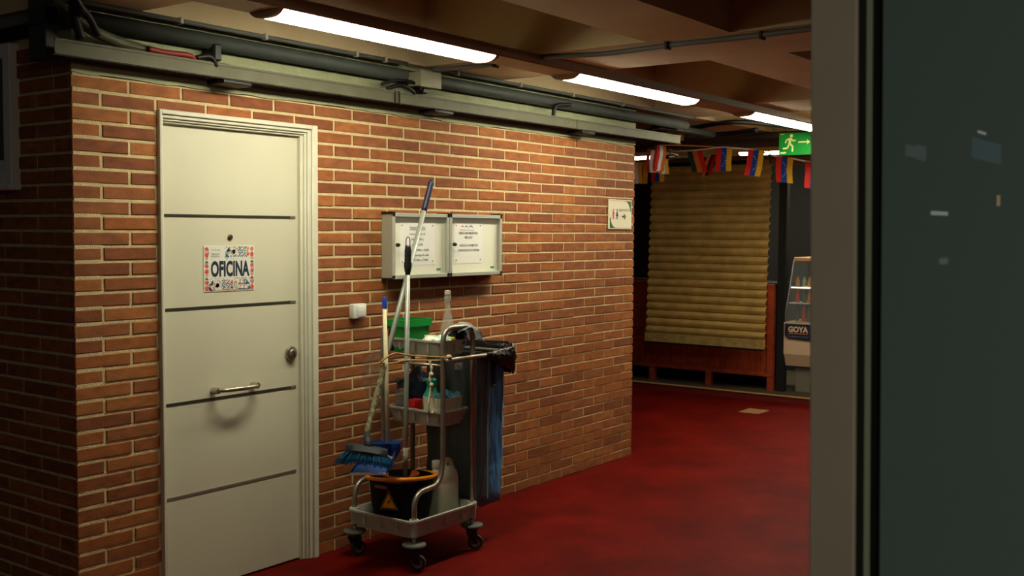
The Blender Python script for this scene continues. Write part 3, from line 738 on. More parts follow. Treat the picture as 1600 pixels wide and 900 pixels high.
for i, (p, d, c, ln, lb) in enumerate([
    ((6.12, .955, 2.292), (.9, -.25, 0), (0, 5, 2), -.02, 'pale striped flag seen almost edge-on below the wall bracket'),
    ((5.97, .80, 2.292), (.9, -.2, 0), (0, 5, 3), -.02, 'orange striped flag seen edge-on right of the wall bracket'),
    ((6.30, .95, 2.288), (.9, -.3, 0), (3, 5, 2), .0, 'red flag seen edge-on, nearest to the ribbon fork'),
    ((5.80, .685, 2.292), (.9, -.1, 0), (0, 5, 3), -.02, 'cream and orange flag seen edge-on, rightmost of the crowded row'),
    ((6.71, 1.34, 2.222), (-.9, .5, 0), (2, 5, 0), .0, 'pale folded flag between the orange and cream ones'),
    ((6.66, 1.47, 2.224), (-.9, .5, 0), (3, 5, 0), .0, 'narrow folded orange flag close to the wall edge'),
    ((6.79, 1.16, 2.24), (-.2, 1, 0), (2, 1, 0), -.01, 'narrow yellow flag leaning beside the dark doorway'),
    ((6.74, 1.30, 2.222), (-.3, 1, 0), (2, 0, 5), .0, 'flag with cream edge, second from the wall end'),
    ((6.69, 1.37, 2.222), (-.3, 1, 0), (3, 0, 2), .0, 'orange red flag beside the wall end'),
    ((6.64, 1.52, 2.224), (-.3, 1, 0), (0, 3, 1), .0, 'dark red flag touching the edge of the brick wall')]):
    flag(p, d, .13, .20, lb, c, False, lean=ln, group='crowded flags next to the wall end')
cmn = thing('security_camera', 'small bracket camera under the beam where the ribbons meet', 'camera', loc=(6.44, .90, 2.24))
link('camera_body', T([(-.06, 0, .0), (.05, 0, .01)], .02, n=10), mat('camera_dark', (30, 34, 34), .35), cmn, smooth=True)
link('mount', T([(0, 0, .01), (0, 0, .09)], .018, n=8), mat('mount_beige', (150, 128, 92), .6), cmn, smooth=True)

# ---------------------------------------------------------------- far shop
cb_ = struct('trim_3')
link('kerb', B(7.16, 12, -3, 3.9, 0, .058), mat('kerb_red', (96, 20, 12), .55, var=.2, vscale=5), cb_)
link('kerb_edge', B(7.152, 7.19, -3, 3.9, .056, .066, bev=.002), mat('kerb_edge_brass', (196, 156, 92), .5, .3, var=.3, vscale=60), cb_)
link('shop_floor', B(7.19, 9.6, -3, 3.9, .055, .061), mat('shop_floor_brown', (70, 58, 44), .7), cb_)
wb = link('wall_back', B(9.0, 9.1, -3, 3.9, 0, 2.42), mat('shop_back_dark', (26, 24, 22), .9), kind='structure')
link('wall_right', B(7.4, 9.0, -1.6, -1.5, .06, 2.42), mat('shop_back_dark', (26, 24, 22), .9), kind='structure')
fs = thing('shop_fascia', 'brown wooden fascia boards above the roller shutter', 'fascia')
WOOD = mat('counter_wood', (150, 58, 28), .5, var=.3, vscale=14); WOODL = mat('fascia_wood', (132, 92, 58), .6, var=.2, vscale=10)
for z0, z1, x in ((2.262, 2.30, 7.38), (2.20, 2.250, 7.36)):
    link('fascia_board', B(x, x+.05, -1.5, 3.9, z0, z1, bev=.003), WOODL if z0 < 2.29 else mat('fascia_dark', (70, 48, 34), .7), fs)
ct = thing('shop_counter', 'red-brown timber counter with slatted front below the roller shutter', 'counter')
CX = 7.40
y0, y1 = .285, 2.9
k = 0; y = y0+.07
while y < y1:
    link('plank', B(CX+rng.uniform(0, .003), CX+.02, y+.0015, min(y+.0585, y1), .225, .475, bev=.0015), WOOD, ct); y += .06
def rail_(z0, z1, x=0.): link('rail', B(CX-.018+x, CX+.03, y0, y1, z0, z1, bev=.003), WOOD, ct)
rail_(.195, .228); rail_(.47, .495); rail_(.60, .625); rail_(.80, .825); rail_(1.045, 1.075)
for z0, z1 in ((.495, .60), (.625, .80), (.825, 1.045)): link('panel', B(CX+.004, CX+.02, y0+.05, y1, z0, z1), mat('counter_panel', (138, 50, 26), .5, var=.25, vscale=8), ct)
link('stile', B(CX-.016, CX+.04, y0, y0+.062, .228, 1.05, bev=.003), WOOD, ct)
for yy in (y0, .93, 1.56, 2.2): link('leg', B(CX-.012, CX+.05, yy, yy+.06, .058, .20, bev=.003), WOOD, ct)
link('worktop', B(CX+.02, CX+.55, y0, y1, 1.06, 1.085), BLACKM, ct)
link('back_board', B(CX+.30, CX+.32, y0, y1, .06, 1.05), BLACKM, ct)

# roller shutter
SH = mat('shutter_metal', (222, 190, 114), .34, .5, var=.22, vscale=9)
rs = thing('roller_shutter', 'golden-brown corrugated roller shutter pulled down over the counter', 'shutter', loc=(7.2, .88, .49))
def slat():
    bm = bmesh.new(); H = .0775; n = 8; pr = []
    for i in range(n+1):
        t = i/n; pr.append((-.024*sin(pi*t)**.7, H*t*.93))
    pr = [(p[0], p[1]*.86) for p in pr]+[(.004, H*.865), (.020, H*.90), (.020, H*.97), (0, H)]
    a = [Vector((x, -.625, z)) for x, z in pr]; b = [Vector((x, .625, z)) for x, z in pr]
    va = [bm.verts.new(p) for p in a]; vb = [bm.verts.new(p) for p in b]
    for i in range(len(pr)-1): bm.faces.new((va[i], vb[i], vb[i+1], va[i+1]))
    me = bpy.data.meshes.new('slat'); bm.to_mesh(me); bm.free(); me.materials.append(SH)
    me.polygons.foreach_set('use_smooth', [True]*len(me.polygons)); return me
sm = slat(); tilt = .065/1.7
NS = 21
for i in range(NS):
    z = .085+i*.0775; o = bpy.data.objects.new('slat', sm); COL.objects.link(o); o.parent = rs
    o.location = (-.09+tilt*z, -.008+.010*(z/1.7)*-1, z); o.rotation_euler = (radians(rng.uniform(-.12, .12)), tilt, 0)
link('bottom_rail', B(-.105, -.085, -.63, .63, -.005, .083, bev=.003), mat('shutter_rail', (176, 150, 88), .45, .25, var=.3, vscale=12), rs)
for yy in (-.56, -.35, .40, .58): link('rivet', LA([(.010, 0), (.008, .006), (.001, .008)], (-.105, yy, .04), n=8, axis=(-1, 0, 0)), mat('rivet', (206, 178, 110), .3, .7), rs)
link('bottom_lip', B(-.11, -.08, -.63, .63, -.02, -.008), BLACK, rs)
link('shutter_bracket', B(-.03, .19, -.55, .55, 1.715, 1.755, bev=.003), BLACK, rs)
link('shutter_backing', B(-.066, -.06, -.60, .60, .04, 1.75, mtx=Matrix.Rotation(tilt, 4, 'Y')), mat('shutter_rail', (176, 150, 88), .45, .25), rs)
link('guide_post', B(7.42, 7.50, .19, .27, .06, 2.3, bev=.004), BLACKM, label='black post between the shutter and the drinks cabinet', category='post')
lp = link('shop_partition', B(7.44, 7.50, 1.57, 3.9, 1.09, 2.199), BLACKM, label='black panel between the brick wall end and the shutter', category='partition')

# drinks display cabinet
fd = thing('display_fridge', 'white glazed display fridge with bottles right of the shutter', 'fridge', loc=(7.45, -.3, .06))
fx, fy0, fy1 = 7.42, -.72, .200
def FL(name, bm, M_, par=fd, **k):
    o = link(name, bm, M_, par, **k)
    if par is fd: o.location = -Vector(fd.location)
    return o
WHB = mat('fridge_white', (206, 180, 146), .45)
bm = bmesh.new()
prism(bm, [(fx, fy1, .425), (fx, fy1, .725), (fx+.6, fy1, .725), (fx+.6, fy1, .31), (fx+.05, fy1, .31)], (0, fy0-fy1, 0))
FL('cabinet_body', bm, WHB)
FL('cabinet_base', B(fx+.10, fx+.55, fy0+.1, .115, .06, .31, bev=.004), mat('fridge_base_grey', (116, 108, 92), .5))
bm = bmesh.new()
for k in range(5): box(bm, fx+.095, fx+.101, -.16, -.06, .14+.03*k, .152+.03*k)
FL('vent_slots', bm, BLACK)
FL('top_frame', B(fx+.10, fx+.55, fy0, .150, 1.30, 1.335, bev=.004), mat('fridge_top_cream', (216, 170, 110), .5))
bm = bmesh.new(); poly(bm, [(fx+.01, .19, .73), (fx+.01, fy0, .73), (fx+.11, fy0, 1.30), (fx+.11, .148, 1.30)]); bmesh.ops.solidify(bm, geom=bm.faces[:], thickness=.005)
FL('front_glass', bm, mat('cabinet_glass', (220, 235, 230), .03, alpha=.12))
bm = bmesh.new(); tube(bm, [(fx+.01, .197, .73), (fx+.11, .152, 1.31)], .008, n=8); FL('corner_rail', bm, STEEL)
for z, xx in ((.905, .06), (1.045, .085)):
    FL('shelf', B(fx+xx, fx+.5, fy0+.02, .175, z-.006, z, bev=.001), mat('shelf_edge', (222, 220, 206), .3))
FL('back_liner', B(fx+.5, fx+.52, fy0, .18, .72, 1.3), mat('liner_dark', (38, 34, 30), .7))
FL('shelf_glow_strip', B(fx+.085, fx+.10, fy0+.02, .165, 1.046, 1.056), mat('shelf_glow_strip', (255, 246, 226), .5, emit=1.5))  # emissive strip for the bright line along the upper shelf
bt = [(.135, (150, 92, 20)), (.075, (200, 96, 24)), (.015, (120, 130, 96)), (-.05, (176, 28, 18)), (-.11, (190, 120, 30)), (-.17, (60, 90, 40))]
for row, (z, sc) in enumerate(((.73, 1.0), (.906, .72), (1.058, .55))):
    for i, (yy, c) in enumerate(bt):
        cc = bt[(i*2+row*3) % 6][1] if row else [(60, 60, 62), (190, 26, 18), (90, 90, 80), (176, 34, 22), (180, 30, 20), (60, 70, 60)][i]
        nm = 'bottle_%d' % (hash(cc) % 9999)
        M_ = mat('drink_%d_%d_%d' % cc, cc, .25)
        wrd = {(150, 92, 20): 'amber', (200, 96, 24): 'orange', (120, 130, 96): 'pale green', (176, 28, 18): 'red', (190, 120, 30): 'golden', (60, 90, 40): 'green', (60, 60, 62): 'dark grey', (190, 26, 18): 'bright red', (90, 90, 80): 'smoky', (176, 34, 22): 'brick red', (180, 30, 20): 'scarlet', (60, 70, 60): 'dark green'}[cc]
        link('drink_bottle', LA([(.020, 0), (.022, .004), (.022, .10*sc), (.012, .135*sc), (.009, .150*sc), (.009, .165*sc), (.001, .166*sc)], (fx+.17+.02*(i % 2), yy, z+.001), n=12), M_, smooth=True,
             label='%s bottle on the %s shelf of the display fridge, %s from its left' % (wrd, ('bottom', 'middle', 'top')[row], ('first', 'second', 'third', 'fourth', 'fifth', 'sixth')[i]), category='bottle', group='bottles in the display fridge')
gs = thing('shop_sign', 'dark blue GOYA sign on the front of the display fridge', 'sign', loc=(7.41, .18, .563))
PG = Plane((-.0075, 0, 0), (0, -1, 0), (0, 0, 1))
bm = bmesh.new(); prism(bm, [(-.006, y, z) for y, z in ((.0, .150), (.0, .040), (-.035, .010), (-.262, .0), (-.270, .020), (-.270, .150))], (.008, 0, 0)); link('sign_board', bm, mat('sign_navy', (24, 36, 62), .5), gs)
text('sign_lettering', 'GOYA', PG, .035, .075, .052, mat('goya_cream', (226, 190, 140), .5), gs, .0006, width=.195, bold=.045)
bm = bmesh.new(); stroke(bm, PG, [(.038, .060), (.225, .060)], .006, .0006); link('orange_underline', bm, mat('goya_orange', (206, 130, 50), .5), gs)
text('small_print', 'la alegria de la mesa', PG, .040, .028, .010, mat('goya_small', (170, 160, 150), .5), gs, .0006, width=.19)
pn = thing('wall_panel', 'dim grey panel with black diamond symbol above the display fridge', 'panel', loc=(8.3, -.1, 1.4))
link('panel_board', B(0, .02, -.9, .17, 0, .62), mat('panel_grey', (92, 88, 78), .7), pn)
PP = Plane((-.001, .17, 0), (0, -1, 0), (0, 0, 1)); bm = bmesh.new()
dc = (.135, .26); rd = .155
stroke(bm, PP, [(dc[0]+rd*cos(radians(a)), dc[1]+rd*sin(radians(a))) for a in (0, 90, 180, 270, 360)], .022, .0005)
for q in ((0, .05), (.05, -.02), (-.05, -.02), (0, -.07)): stroke(bm, PP, [(dc[0]+q[0]-.03, dc[1]+q[1]-.01), (dc[0]+q[0]+.02, dc[1]+q[1]+.02)], .03, .0005)
for q in ((-.03, .19), (.14, .17), (.22, -.1)): disc(bm, PP, dc[0]+q[0], dc[1]+q[1], .035, .0005, 0, 7)
link('diamond_symbol', bm, BLACKM, pn)

# floor hatch
link('floor_hatch', B(6.42, 6.66, -.0, .19, 0, .004, bev=.001), mat('hatch_beige', (150, 108, 62), .7, var=.3, vscale=30), label='small beige hatch plate let into the red floor', category='hatch')

# ---------------------------------------------------------------- cleaning trolley
tl = thing('cleaning_trolley', 'tubular steel cleaning trolley with three grey trays against the brick wall', 'trolley')
ty0, ty1 = -.525, -.145
P1x, P2x, P3x, P4x, LX = 1.568, 1.792, 1.562, 1.782, 1.365
def trolley_frame(y, xa, xb, top):
    pts = fillet([(LX, y, .15), (LX, y, .358), (xa-.03, y, .372), (xa, y, .45), (xa, y, top), (xb, y, top), (xb, y, .15)], .07, 7)
    # sharper small bends low down
    return T(pts, .0125, n=12)
link('tube_frame', trolley_frame(ty0, P1x, P2x, 1.108), CHROME, tl, smooth='all', label='front chrome tube hoop')
link('tube_frame', trolley_frame(ty1, P3x, P4x, 1.108), CHROME, tl, smooth='all', label='rear chrome tube hoop')
link('push_bar', T([(P1x-.005, ty0-.022, .957), (2.09, ty0-.022, .957)], .0115, n=12), CHROME, tl, smooth='all')
link('cross_bar', T([(P1x, ty0, .93), (P3x, ty1, .93)], .008, n=8), CHROME, tl, smooth='all')
def tray(name, x0, x1, y0, y1, zt, dp, lab):
    bm = bmesh.new(); n = 5
    o_ = rrect(x0, x1, y0, y1, .035, n); i_ = rrect(x0+.008, x1-.008, y0+.008, y1-.008, .03, n)
    ob = rrect(x0+.022, x1-.022, y0+.022, y1-.022, .03, n); ib = rrect(x0+.028, x1-.028, y0+.028, y1-.028, .026, n)
    lip = rrect(x0-.006, x1+.006, y0-.006, y1+.006, .04, n)
    Lp = lambda q, z: [(a, b, z) for a, b in q]
    bridge_loops(bm, [Lp(ob, zt-dp), Lp(o_, zt-.008), Lp(lip, zt-.008), Lp(lip, zt), Lp(i_, zt), Lp(ib, zt-dp+.005)], 0, True, True)
    for t_ in (.25, .5, .75):      # moulded ribs
        yy = y0+(y1-y0)*t_; box(bm, x0+.002, x0+.012, yy-.003, yy+.003, zt-dp*.75, zt-.006)
        xx = x0+(x1-x0)*t_; box(bm, xx-.003, xx+.003, y0+.002, y0+.012, zt-dp*.75, zt-.006)
    return link(name, bm, GREYP, tl, smooth=True, label=lab)
tray('tray', 1.335, 1.815, -.545, -.125, .236, .085, 'wide bottom tray')
tray('tray', 1.572, 1.785, -.515, -.155, .708, .075, 'middle tray')
tray('tray', 1.572, 1.785, -.515, -.155, 1.046, .075, 'top tray')
for (x, y) in ((LX, ty0), (P2x, ty0), (LX, ty1), (P4x, ty1)):
    link('tray_socket', LA([(.018, .16), (.019, .19), (.024, .236), (.022, .240)], (x, y, 0), n=14), GREYP, tl, smooth=True)
    c = thing('castor', '', ''); 
    for kk in ('label', 'category'): del c[kk]
    c.parent = tl; c.location = (x, y, 0)
    link('bumper_disc', LA([(.016, .130), (.054, .128), (.056, .122), (.050, .116), (.014, .114)], (0, 0, 0), n=24), mat('bumper_rubber', (84, 86, 78), .7), c, smooth=True)
    link('stem', T([(0, 0, .10), (0, 0, .17)], .009, n=8), STEEL, c, smooth='all')
    bm = bmesh.new(); ro = rng.uniform(-.5, .5)+(-.5); dx, dy = cos(ro), sin(ro); ox, oy = dx*.018, dy*.018
    lathe(bm, [(.028, -.013), (.036, -.011), (.038, 0), (.036, .011), (.028, .013)], (ox, oy, .0385), n=24, axis=(-dy, dx, 0))
    link('wheel', bm, mat('wheel_rubber', (44, 46, 42), .6), c, smooth=True)
    link('hub', LA([(.001, -.0145), (.022, -.0145), (.022, .0145), (.001, .0145)], (ox, oy, .0385), n=16, axis=(-dy, dx, 0)), mat('wheel_hub', (116, 118, 108), .5), c, smooth=True)
    bm = bmesh.new()
    for s in (-1, 1):
        o3 = Vector((-dy*s*.017, dx*s*.017, 0))
        prism(bm, [Vector((ox+dx*a, oy+dy*a, z))+o3 for a, z in ((-.014, .034), (.012, .034), (.006, .10), (-.044, .10), (-.044, .085))], Vector((-dy*s*.003, dx*s*.003, 0)))
    box(bm, -.022, .022, -.02, .02, .098, .114)
    link('fork', bm, BLACK, c)
# bag ring
bag_ring = fillet([(1.80, ty0-.022, .957), (2.085, ty0-.022, .957), (2.085, -.15, .957), (1.80, -.15, .957)], .03, 4)
link('bag_ring', T(bag_ring, .009, n=8), CHROME, tl, smooth='all')

# waste bag
gb = thing('waste_bag', 'tall blue-grey fabric waste bag hanging on the right of the trolley', 'bag', loc=(1.95, -.34, .2))
def bagmesh():
    bm = bmesh.new(); loops = []
    for j in range(17):
        t = j/16; z = .205+.74*t; s = 1-.05*(1-t); l = []
        base = rrect(1.845, 2.068, -.522, -.165, .03, 4)
        cx, cy = 1.956, -.343
        for i, (a, b) in enumerate(base):
            wob = .006*sin(i*1.7+z*7)+.004*sin(i*.9-z*17)+.003*sin(z*31+i*2.3)
            l.append((cx+(a-cx)*(s+wob/.2), cy+(b-cy)*(s+wob/.35), z+(.012*sin(i*.8) if j == 0 else 0)))
        loops.append(l)
    bridge_loops(bm, loops, 0, True, False); return bm
def bag_mat():
    M = bpy.data.materials.new('bag_fabric'); M.use_nodes = True; nt = M.node_tree; L = nt.links.new; b = nt.nodes['Principled BSDF']
    g = nt.nodes.new('ShaderNodeNewGeometry'); sp = nt.nodes.new('ShaderNodeSeparateXYZ'); L(g.outputs['Position'], sp.inputs[0])
    r = nt.nodes.new('ShaderNodeMapRange'); r.inputs['From Min'].default_value = 1.918; r.inputs['From Max'].default_value = 1.924; L(sp.outputs['X'], r.inputs['Value'])
    mx = nt.nodes.new('ShaderNodeMix'); mx.data_type = 'RGBA'; mx.inputs['A'].default_value = lin((84, 100, 106)); mx.inputs['B'].default_value = lin((70, 136, 190))
    L(r.outputs[0], mx.inputs['Factor'])
    L(mx.outputs['Result'], b.inputs['Base Color']); b.inputs['Roughness'].default_value = .5
    n = nt.nodes.new('ShaderNodeTexNoise'); n.inputs['Scale'].default_value = 9; n.inputs['Detail'].default_value = 3
    mp = nt.nodes.new('ShaderNodeVectorMath'); mp.operation = 'MULTIPLY'; mp.inputs[1].default_value = (3, 3, .6); L(g.outputs['Position'], mp.inputs[0]); L(mp.outputs[0], n.inputs['Vector'])
    bp = nt.nodes.new('ShaderNodeBump'); bp.inputs['Strength'].default_value = .9; bp.inputs['Distance'].default_value = .02; L(n.outputs['Fac'], bp.inputs['Height']); L(bp.outputs[0], b.inputs['Normal'])
    return M
def under(o, t): o.location = -Vector(t.location); return o
under(link('bag_body', bagmesh(), bag_mat(), gb, smooth='all'), gb)
under(link('zip', B(1.918, 1.923, -.5265, -.520, .23, .93), mat('zip_pale', (120, 132, 136), .5), gb), gb)
under(link('strap', B(1.942, 1.966, -.5335, -.5285, .79, .95), BLACK, gb), gb)
under(link('buckle', B(1.944, 1.964, -.537, -.531, .795, .803), mat('buckle', (190, 190, 186), .4, .5), gb), gb)
# black bin liner folded over the ring
bn = thing('bin_liner', 'shiny black bin liner folded over the rim of the blue waste bag', 'bin liner', loc=(1.95, -.34, .95))
bm = bmesh.new(); loops = []
base = rrect(1.86, 2.105, -.555, -.14, .05, 9); cx, cy = 1.985, -.345
for j, (s, z) in enumerate(((.80, .90), (.9, .945), (.97, .968), (1.02, .974), (1.06, .966), (1.09, .925), (1.08, .875), (1.04, .850))):
    l = []
    for i, (a, b) in enumerate(base):
        right = max(0, min(1, (a-1.90)/.17)); fall = (1 if j < 4 else (.25+.75*right)); ww = .014*sin(i*2.1+j*1.3)+.010*sin(i*3.7-j*2)
        ss = s*(1+ww) if j > 2 else s
        zz = .965+(z-.965)*fall+.010*sin(i*1.9+j)*right+.022*right*(j > 2 and j < 6)
        l.append((cx+(a-cx)*ss, cy+(b-cy)*ss, zz))
    loops.append(l)
bridge_loops(bm, loops)
under(link('liner_film', bm, BLACKG, bn, smooth='all'), bn)
under(link('liner_knot', LA([(.001, -.03), (.014, -.022), (.02, 0), (.016, .018), (.024, .03), (.001, .034)], (2.10, -.52, .93), n=9, axis=(1, -.3, -.1)), BLACKG, bn, smooth='all'), bn)

# bucket
bk = thing('mop_bucket', 'black mop bucket with orange rim and yellow warning triangle in the bottom tray', 'bucket', loc=(1.490, -.335, .158))
def bucket():
    bm = bmesh.new()
    lathe(bm, [(.118, .0), (.124, .01), (.146, .11), (.158, .235), (.152, .235), (.114, .012), (.001, .012)], (0, 0, .0), n=36, sx=1.0, sy=.97)
    return bm
link('bucket_body', bucket(), mat('bucket_black', (10, 10, 10), .7, spec=.2), bk, smooth=True)
link('orange_rim', T([(.169*cos(a), .161*sin(a), .238-.018*cos(a-.75)) for a in [2*pi*i/40 for i in range(40)]], .0095, n=10, closed=True), mat('rim_orange', (236, 140, 24), .4), bk, smooth='all')
link('wringer', LA([(.06, .12), (.085, .215), (.09, .232), (.084, .232), (.058, .13), (.001, .13)], (.055, .055, .0), n=20), mat('wringer_orange', (190, 96, 20), .5), bk, smooth=True)
link('pour_lip', B(-.165, -.13, -.05, .03, .205, .222, bev=.006), mat('lip_brown', (120, 60, 26), .5), bk)
ang = math.atan2(-.67-.0, -.74)+.0; ang = radians(222-22)
nrm = Vector((cos(ang), sin(ang)*.97, 0)).normalized(); rt = Vector((-nrm.y, nrm.x, 0))
rt = -rt if rt.dot(R) < 0 else rt
PB = Plane(Vector((.0, .0, .152))+nrm*.1535, rt, Vector((0, 0, 1))+nrm*.085)
bm = bmesh.new(); s = .042
flat(bm, PB, [(-s*1.12, -s), (s*1.12, -s), (0, s*1.25)], .001, 0); flat(bm, PB, [(-s*1.02, -s*.93), (s*1.02, -s*.93), (0, s*1.10)], .0015, 1); flat(bm, PB, [(-s*.86, -s*.82), (s*.86, -s*.82), (0, s*.86)], .002, 2)
stroke(bm, PB, [(-.010, -.014), (.000, -.006), (.008, .006)], .004, .0025, 1); stroke(bm, PB, [(-.008, .000), (.004, -.002), (.010, -.010)], .003, .0025, 1); disc(bm, PB, .010, .011, .0028, .0025, 1)
link('warning_triangle', bm, [mat('tri_rim', (150, 124, 50), .6), BLACKM, mat('tri_yellow', (226, 160, 22), .5)], bk)

# jerrycan
jc = thing('jerrycan', 'translucent white plastic jerrycan standing beside the bucket', 'jerrycan', loc=(1.715, -.405, .158))
bm = bmesh.new(); loops = []
for z, sx_, sy_, ox_ in ((0, .92, .9, 0), (.008, 1, 1, 0), (.178, 1, 1, 0), (.186, .97, .95, 0), (.194, 1, 1, 0), (.222, .93, .9, .0), (.250, .62, .6, .012), (.255, .50, .5, .014)):
    loops.append([(ox_+a*sx_, b*sy_, z) for a, b in rrect(-.078, .078, -.044, .044, .02, 5)])
bridge_loops(bm, loops, 0, True, True)
CANM = mat('can_plastic', (232, 232, 204), .4, trans=.0, var=.06, vscale=15)
link('can_body', bm, CANM, jc, smooth=True)
link('can_handle', T(fillet([(.006, 0, .235), (.012, 0, .283), (.050, 0, .281), (.074, 0, .225)], .02, 5), .0125, n=10), CANM, jc, smooth='all')
link('can_neck', LA([(.020, .22), (.019, .255)], (-.052, 0, 0), n=16), CANM, jc, smooth=True)
link('can_cap', LA([(.022, .255), (.023, .262), (.023, .287), (.020, .291), (.001, .292)], (-.052, 0, 0), n=18), mat('cap_grey_white', (186, 186, 168), .5), jc, smooth=True)

# ----- poles
POLEG = mat('pole_grey', (150, 156, 144), .35, .3)
def along(a, b, t): return Vector(a)+(Vector(b)-Vector(a))*t
# broom: blue grip, grey pole, dirty wrapped lower length, blue head
A0, A1 = Vector((1.185, -.385, .612)), Vector((1.745, -.30, 1.815))
br = thing('broom', 'long grey-handled broom with dark blue grip and blue bristles, leaning on the trolley', 'broom', loc=A0)
def BL(name, bm, M_, **k): o = link(name, bm, M_, br, **k); o.location = -A0; return o
BL('pole', T([along(A0, A1, .0), along(A0, A1, .90)], .0118, n=12), POLEG, smooth='all')
n = 34; pts = [along(A0, A1, .02+.26*i/n) for i in range(n+1)]
BL('dirty_wrap', T(pts, [.0122+.0016*abs(sin(i*1.9))+.001*sin(i*5.1) for i in range(n+1)], n=10), mat('dirty_wrap', (138, 132, 96), .8, var=.7, vscale=70), smooth='all')
pts = [along(A0, A1, .875+.125*i/12) for i in range(13)]
BL('grip', T(pts, [.0135+.0012*(i % 2) for i in range(12)]+[.011], n=12), mat('grip_navy', (28, 34, 66), .45, var=.5, vscale=120), smooth='all')
hc = Vector((1.150, -.445, .580))
hdv = (R*.9+F*-.12).normalized(); up = Vector((0, 0, 1)); fw_ = F*-1
def headp(s, a, z): return hc+hdv*s+fw_*a+Vector((0, 0, z-.012*s/.1-.25*s*s*3))
bm = bmesh.new(); loops = []
for i in range(11):
    s = -.105+.19*i/10; q = (1-abs(-1+2*i/10)**4)*.5+.5
    loops.append([headp(s, a*q, z) for a, z in ((-.026, -.012), (.026, -.016), (.030, .004), (.012, .026), (-.012, .028), (-.028, .010))])
bridge_loops(bm, loops, 0, True, True)
BL('broom_head', bm, mat('head_dark', (34, 40, 44), .55), smooth=True)
BL('pole_socket', T([headp(.0, 0, .02), along(A0, A1, .03)], [.020, .014], n=12), mat('head_dark', (34, 40, 44), .55), smooth='all')
bm = bmesh.new(); rr_ = random.Random(3)
for i in range(420):
    s = rr_.uniform(-.108, .088); a = rr_.uniform(-.026, .028)
    p = headp(s, a, -.006); L_ = rr_.uniform(.042, .056)*(1 if s > -.06 else 1.05)
    q = p+Vector((0, 0, -L_))+fw_*(a*.6-.004)+hdv*(s*.42-.006)+Vector((rr_.uniform(-.004, .004), rr_.uniform(-.004, .004), 0))
    mid = (p+q)/2+fw_*.004
    u_ = hdv*.0016; f_ = fw_*.0014
    for d_ in (u_, f_):
        v = [bm.verts.new(x) for x in (p-d_, p+d_, mid+d_*1.2, mid-d_*1.2, q+d_*.5, q-d_*.5)]
        bm.faces.new((v[0], v[1], v[2], v[3])); bm.faces.new((v[3], v[2], v[4], v[5]))
BL('bristles', bm, mat('bristle_blue', (24, 104, 150), .5, var=.4, vscale=60), kind='stuff', label='splayed blue bristles')

# mop handle standing in the bucket
m0, m1 = Vector((1.440, -.40, .22)), Vector((1.492, -.372, 1.545))
mp_ = thing('mop', 'grey mop pole standing in the bucket with black grip and hanging loop', 'mop', loc=m0)
def ML(name, bm, M_, **k): o = link(name, bm, M_, mp_, **k); o.location = -m0; return o
ML('pole', T([m0, along(m0, m1, .88)], .0115, n=12), POLEG, smooth='all')
pts = [along(m0, m1, .86+.105*i/14) for i in range(15)]
ML('grip', T(pts, [.0115, .0125]+[.0155+.0012*(i % 2) for i in range(11)]+[.0145, .013], n=12), BLACK, smooth='all')
ML('grip_collar', T([along(m0, m1, .885), along(m0, m1, .905)], .0185, n=12), BLACK, smooth=True)
tp = along(m0, m1, .965)
ML('hanging_loop', T([tp-R*.009, tp-R*.0095+U*.022, tp-R*.006+U*.036, tp+U*.041, tp+R*.006+U*.036, tp+R*.0095+U*.022, tp+R*.009], .0022, n=6), BLACK, smooth='all')
ML('worn_sleeve', T([along(m0, m1, .175), along(m0, m1, .245)], [.0125, .0122], n=12), mat('sleeve_worn', (150, 146, 128), .8, var=.6, vscale=80), smooth='all')
bm = bmesh.new(); 
for i in range(26):
    a = i*2.4; r_ = .012+.028*rr_.random(); p = along(m0, m1, .03)
    tube(bm, smooth_path([p, p+Vector((cos(a)*r_*.6, sin(a)*r_*.6, -.006)), p+Vector((cos(a)*r_*1.4, sin(a)*r_*1.4, -.025))], 3), .004, n=5)
ML('mop_strands', bm, mat('mop_grey', (110, 108, 100), .9), kind='stuff', label='grey mop strands inside the bucket')

# dustpan with cream stick
c0, c1 = Vector((1.330, -.395, .555)), Vector((1.352, -.35, 1.262))
dp = thing('dustpan', 'blue long-handled dustpan resting on the bucket, cream stick with blue tip', 'dustpan', loc=c0)
def DL(name, bm, M_, **k): o = link(name, bm, M_, dp, **k); o.location = -c0; return o
DL('stick', T([c0, along(c0, c1, .93)], [.0105, .0095], n=10), mat('stick_cream', (214, 206, 164), .5, var=.12, vscale=30), smooth='all')
DL('stick_tip', T([along(c0, c1, .925), along(c0, c1, .99), c1], [.0118, .0115, .008], n=12), mat('tip_blue', (22, 62, 168), .4), smooth=True)
PANB = mat('pan_blue', (20, 66, 140), .45)
lc = Vector((1.172, -.425, .472)); rv = R.copy()
a0 = lc-rv*.082; a1 = lc+rv*.078; bcn = Vector((1.330, -.372, .545)); b0 = bcn-rv*.072; b1 = bcn+rv*.075
wv = Vector((0, 0, .048)); bm = bmesh.new()
poly(bm, [a0, a1, b1, b0]); poly(bm, [b0, b1, b1+wv+F*.012, b0+wv+F*.012]); poly(bm, [a0, b0, b0+wv+F*.012, a0+U*.014]); poly(bm, [a1, a1+U*.014, b1+wv+F*.012, b1])
bmesh.ops.remove_doubles(bm, verts=bm.verts[:], dist=1e-5); bmesh.ops.recalc_face_normals(bm, faces=bm.faces[:]); bmesh.ops.solidify(bm, geom=bm.faces[:], thickness=.003)
DL('pan', bm, PANB)
bm = bmesh.new(); poly(bm, [b0+wv*.9, b1+wv*.9, b1+wv*1.0-F*.07, b0+wv*1.0-F*.07+R*.02]); bmesh.ops.solidify(bm, geom=bm.faces[:], thickness=.003)
DL('pan_hood', bm, PANB)
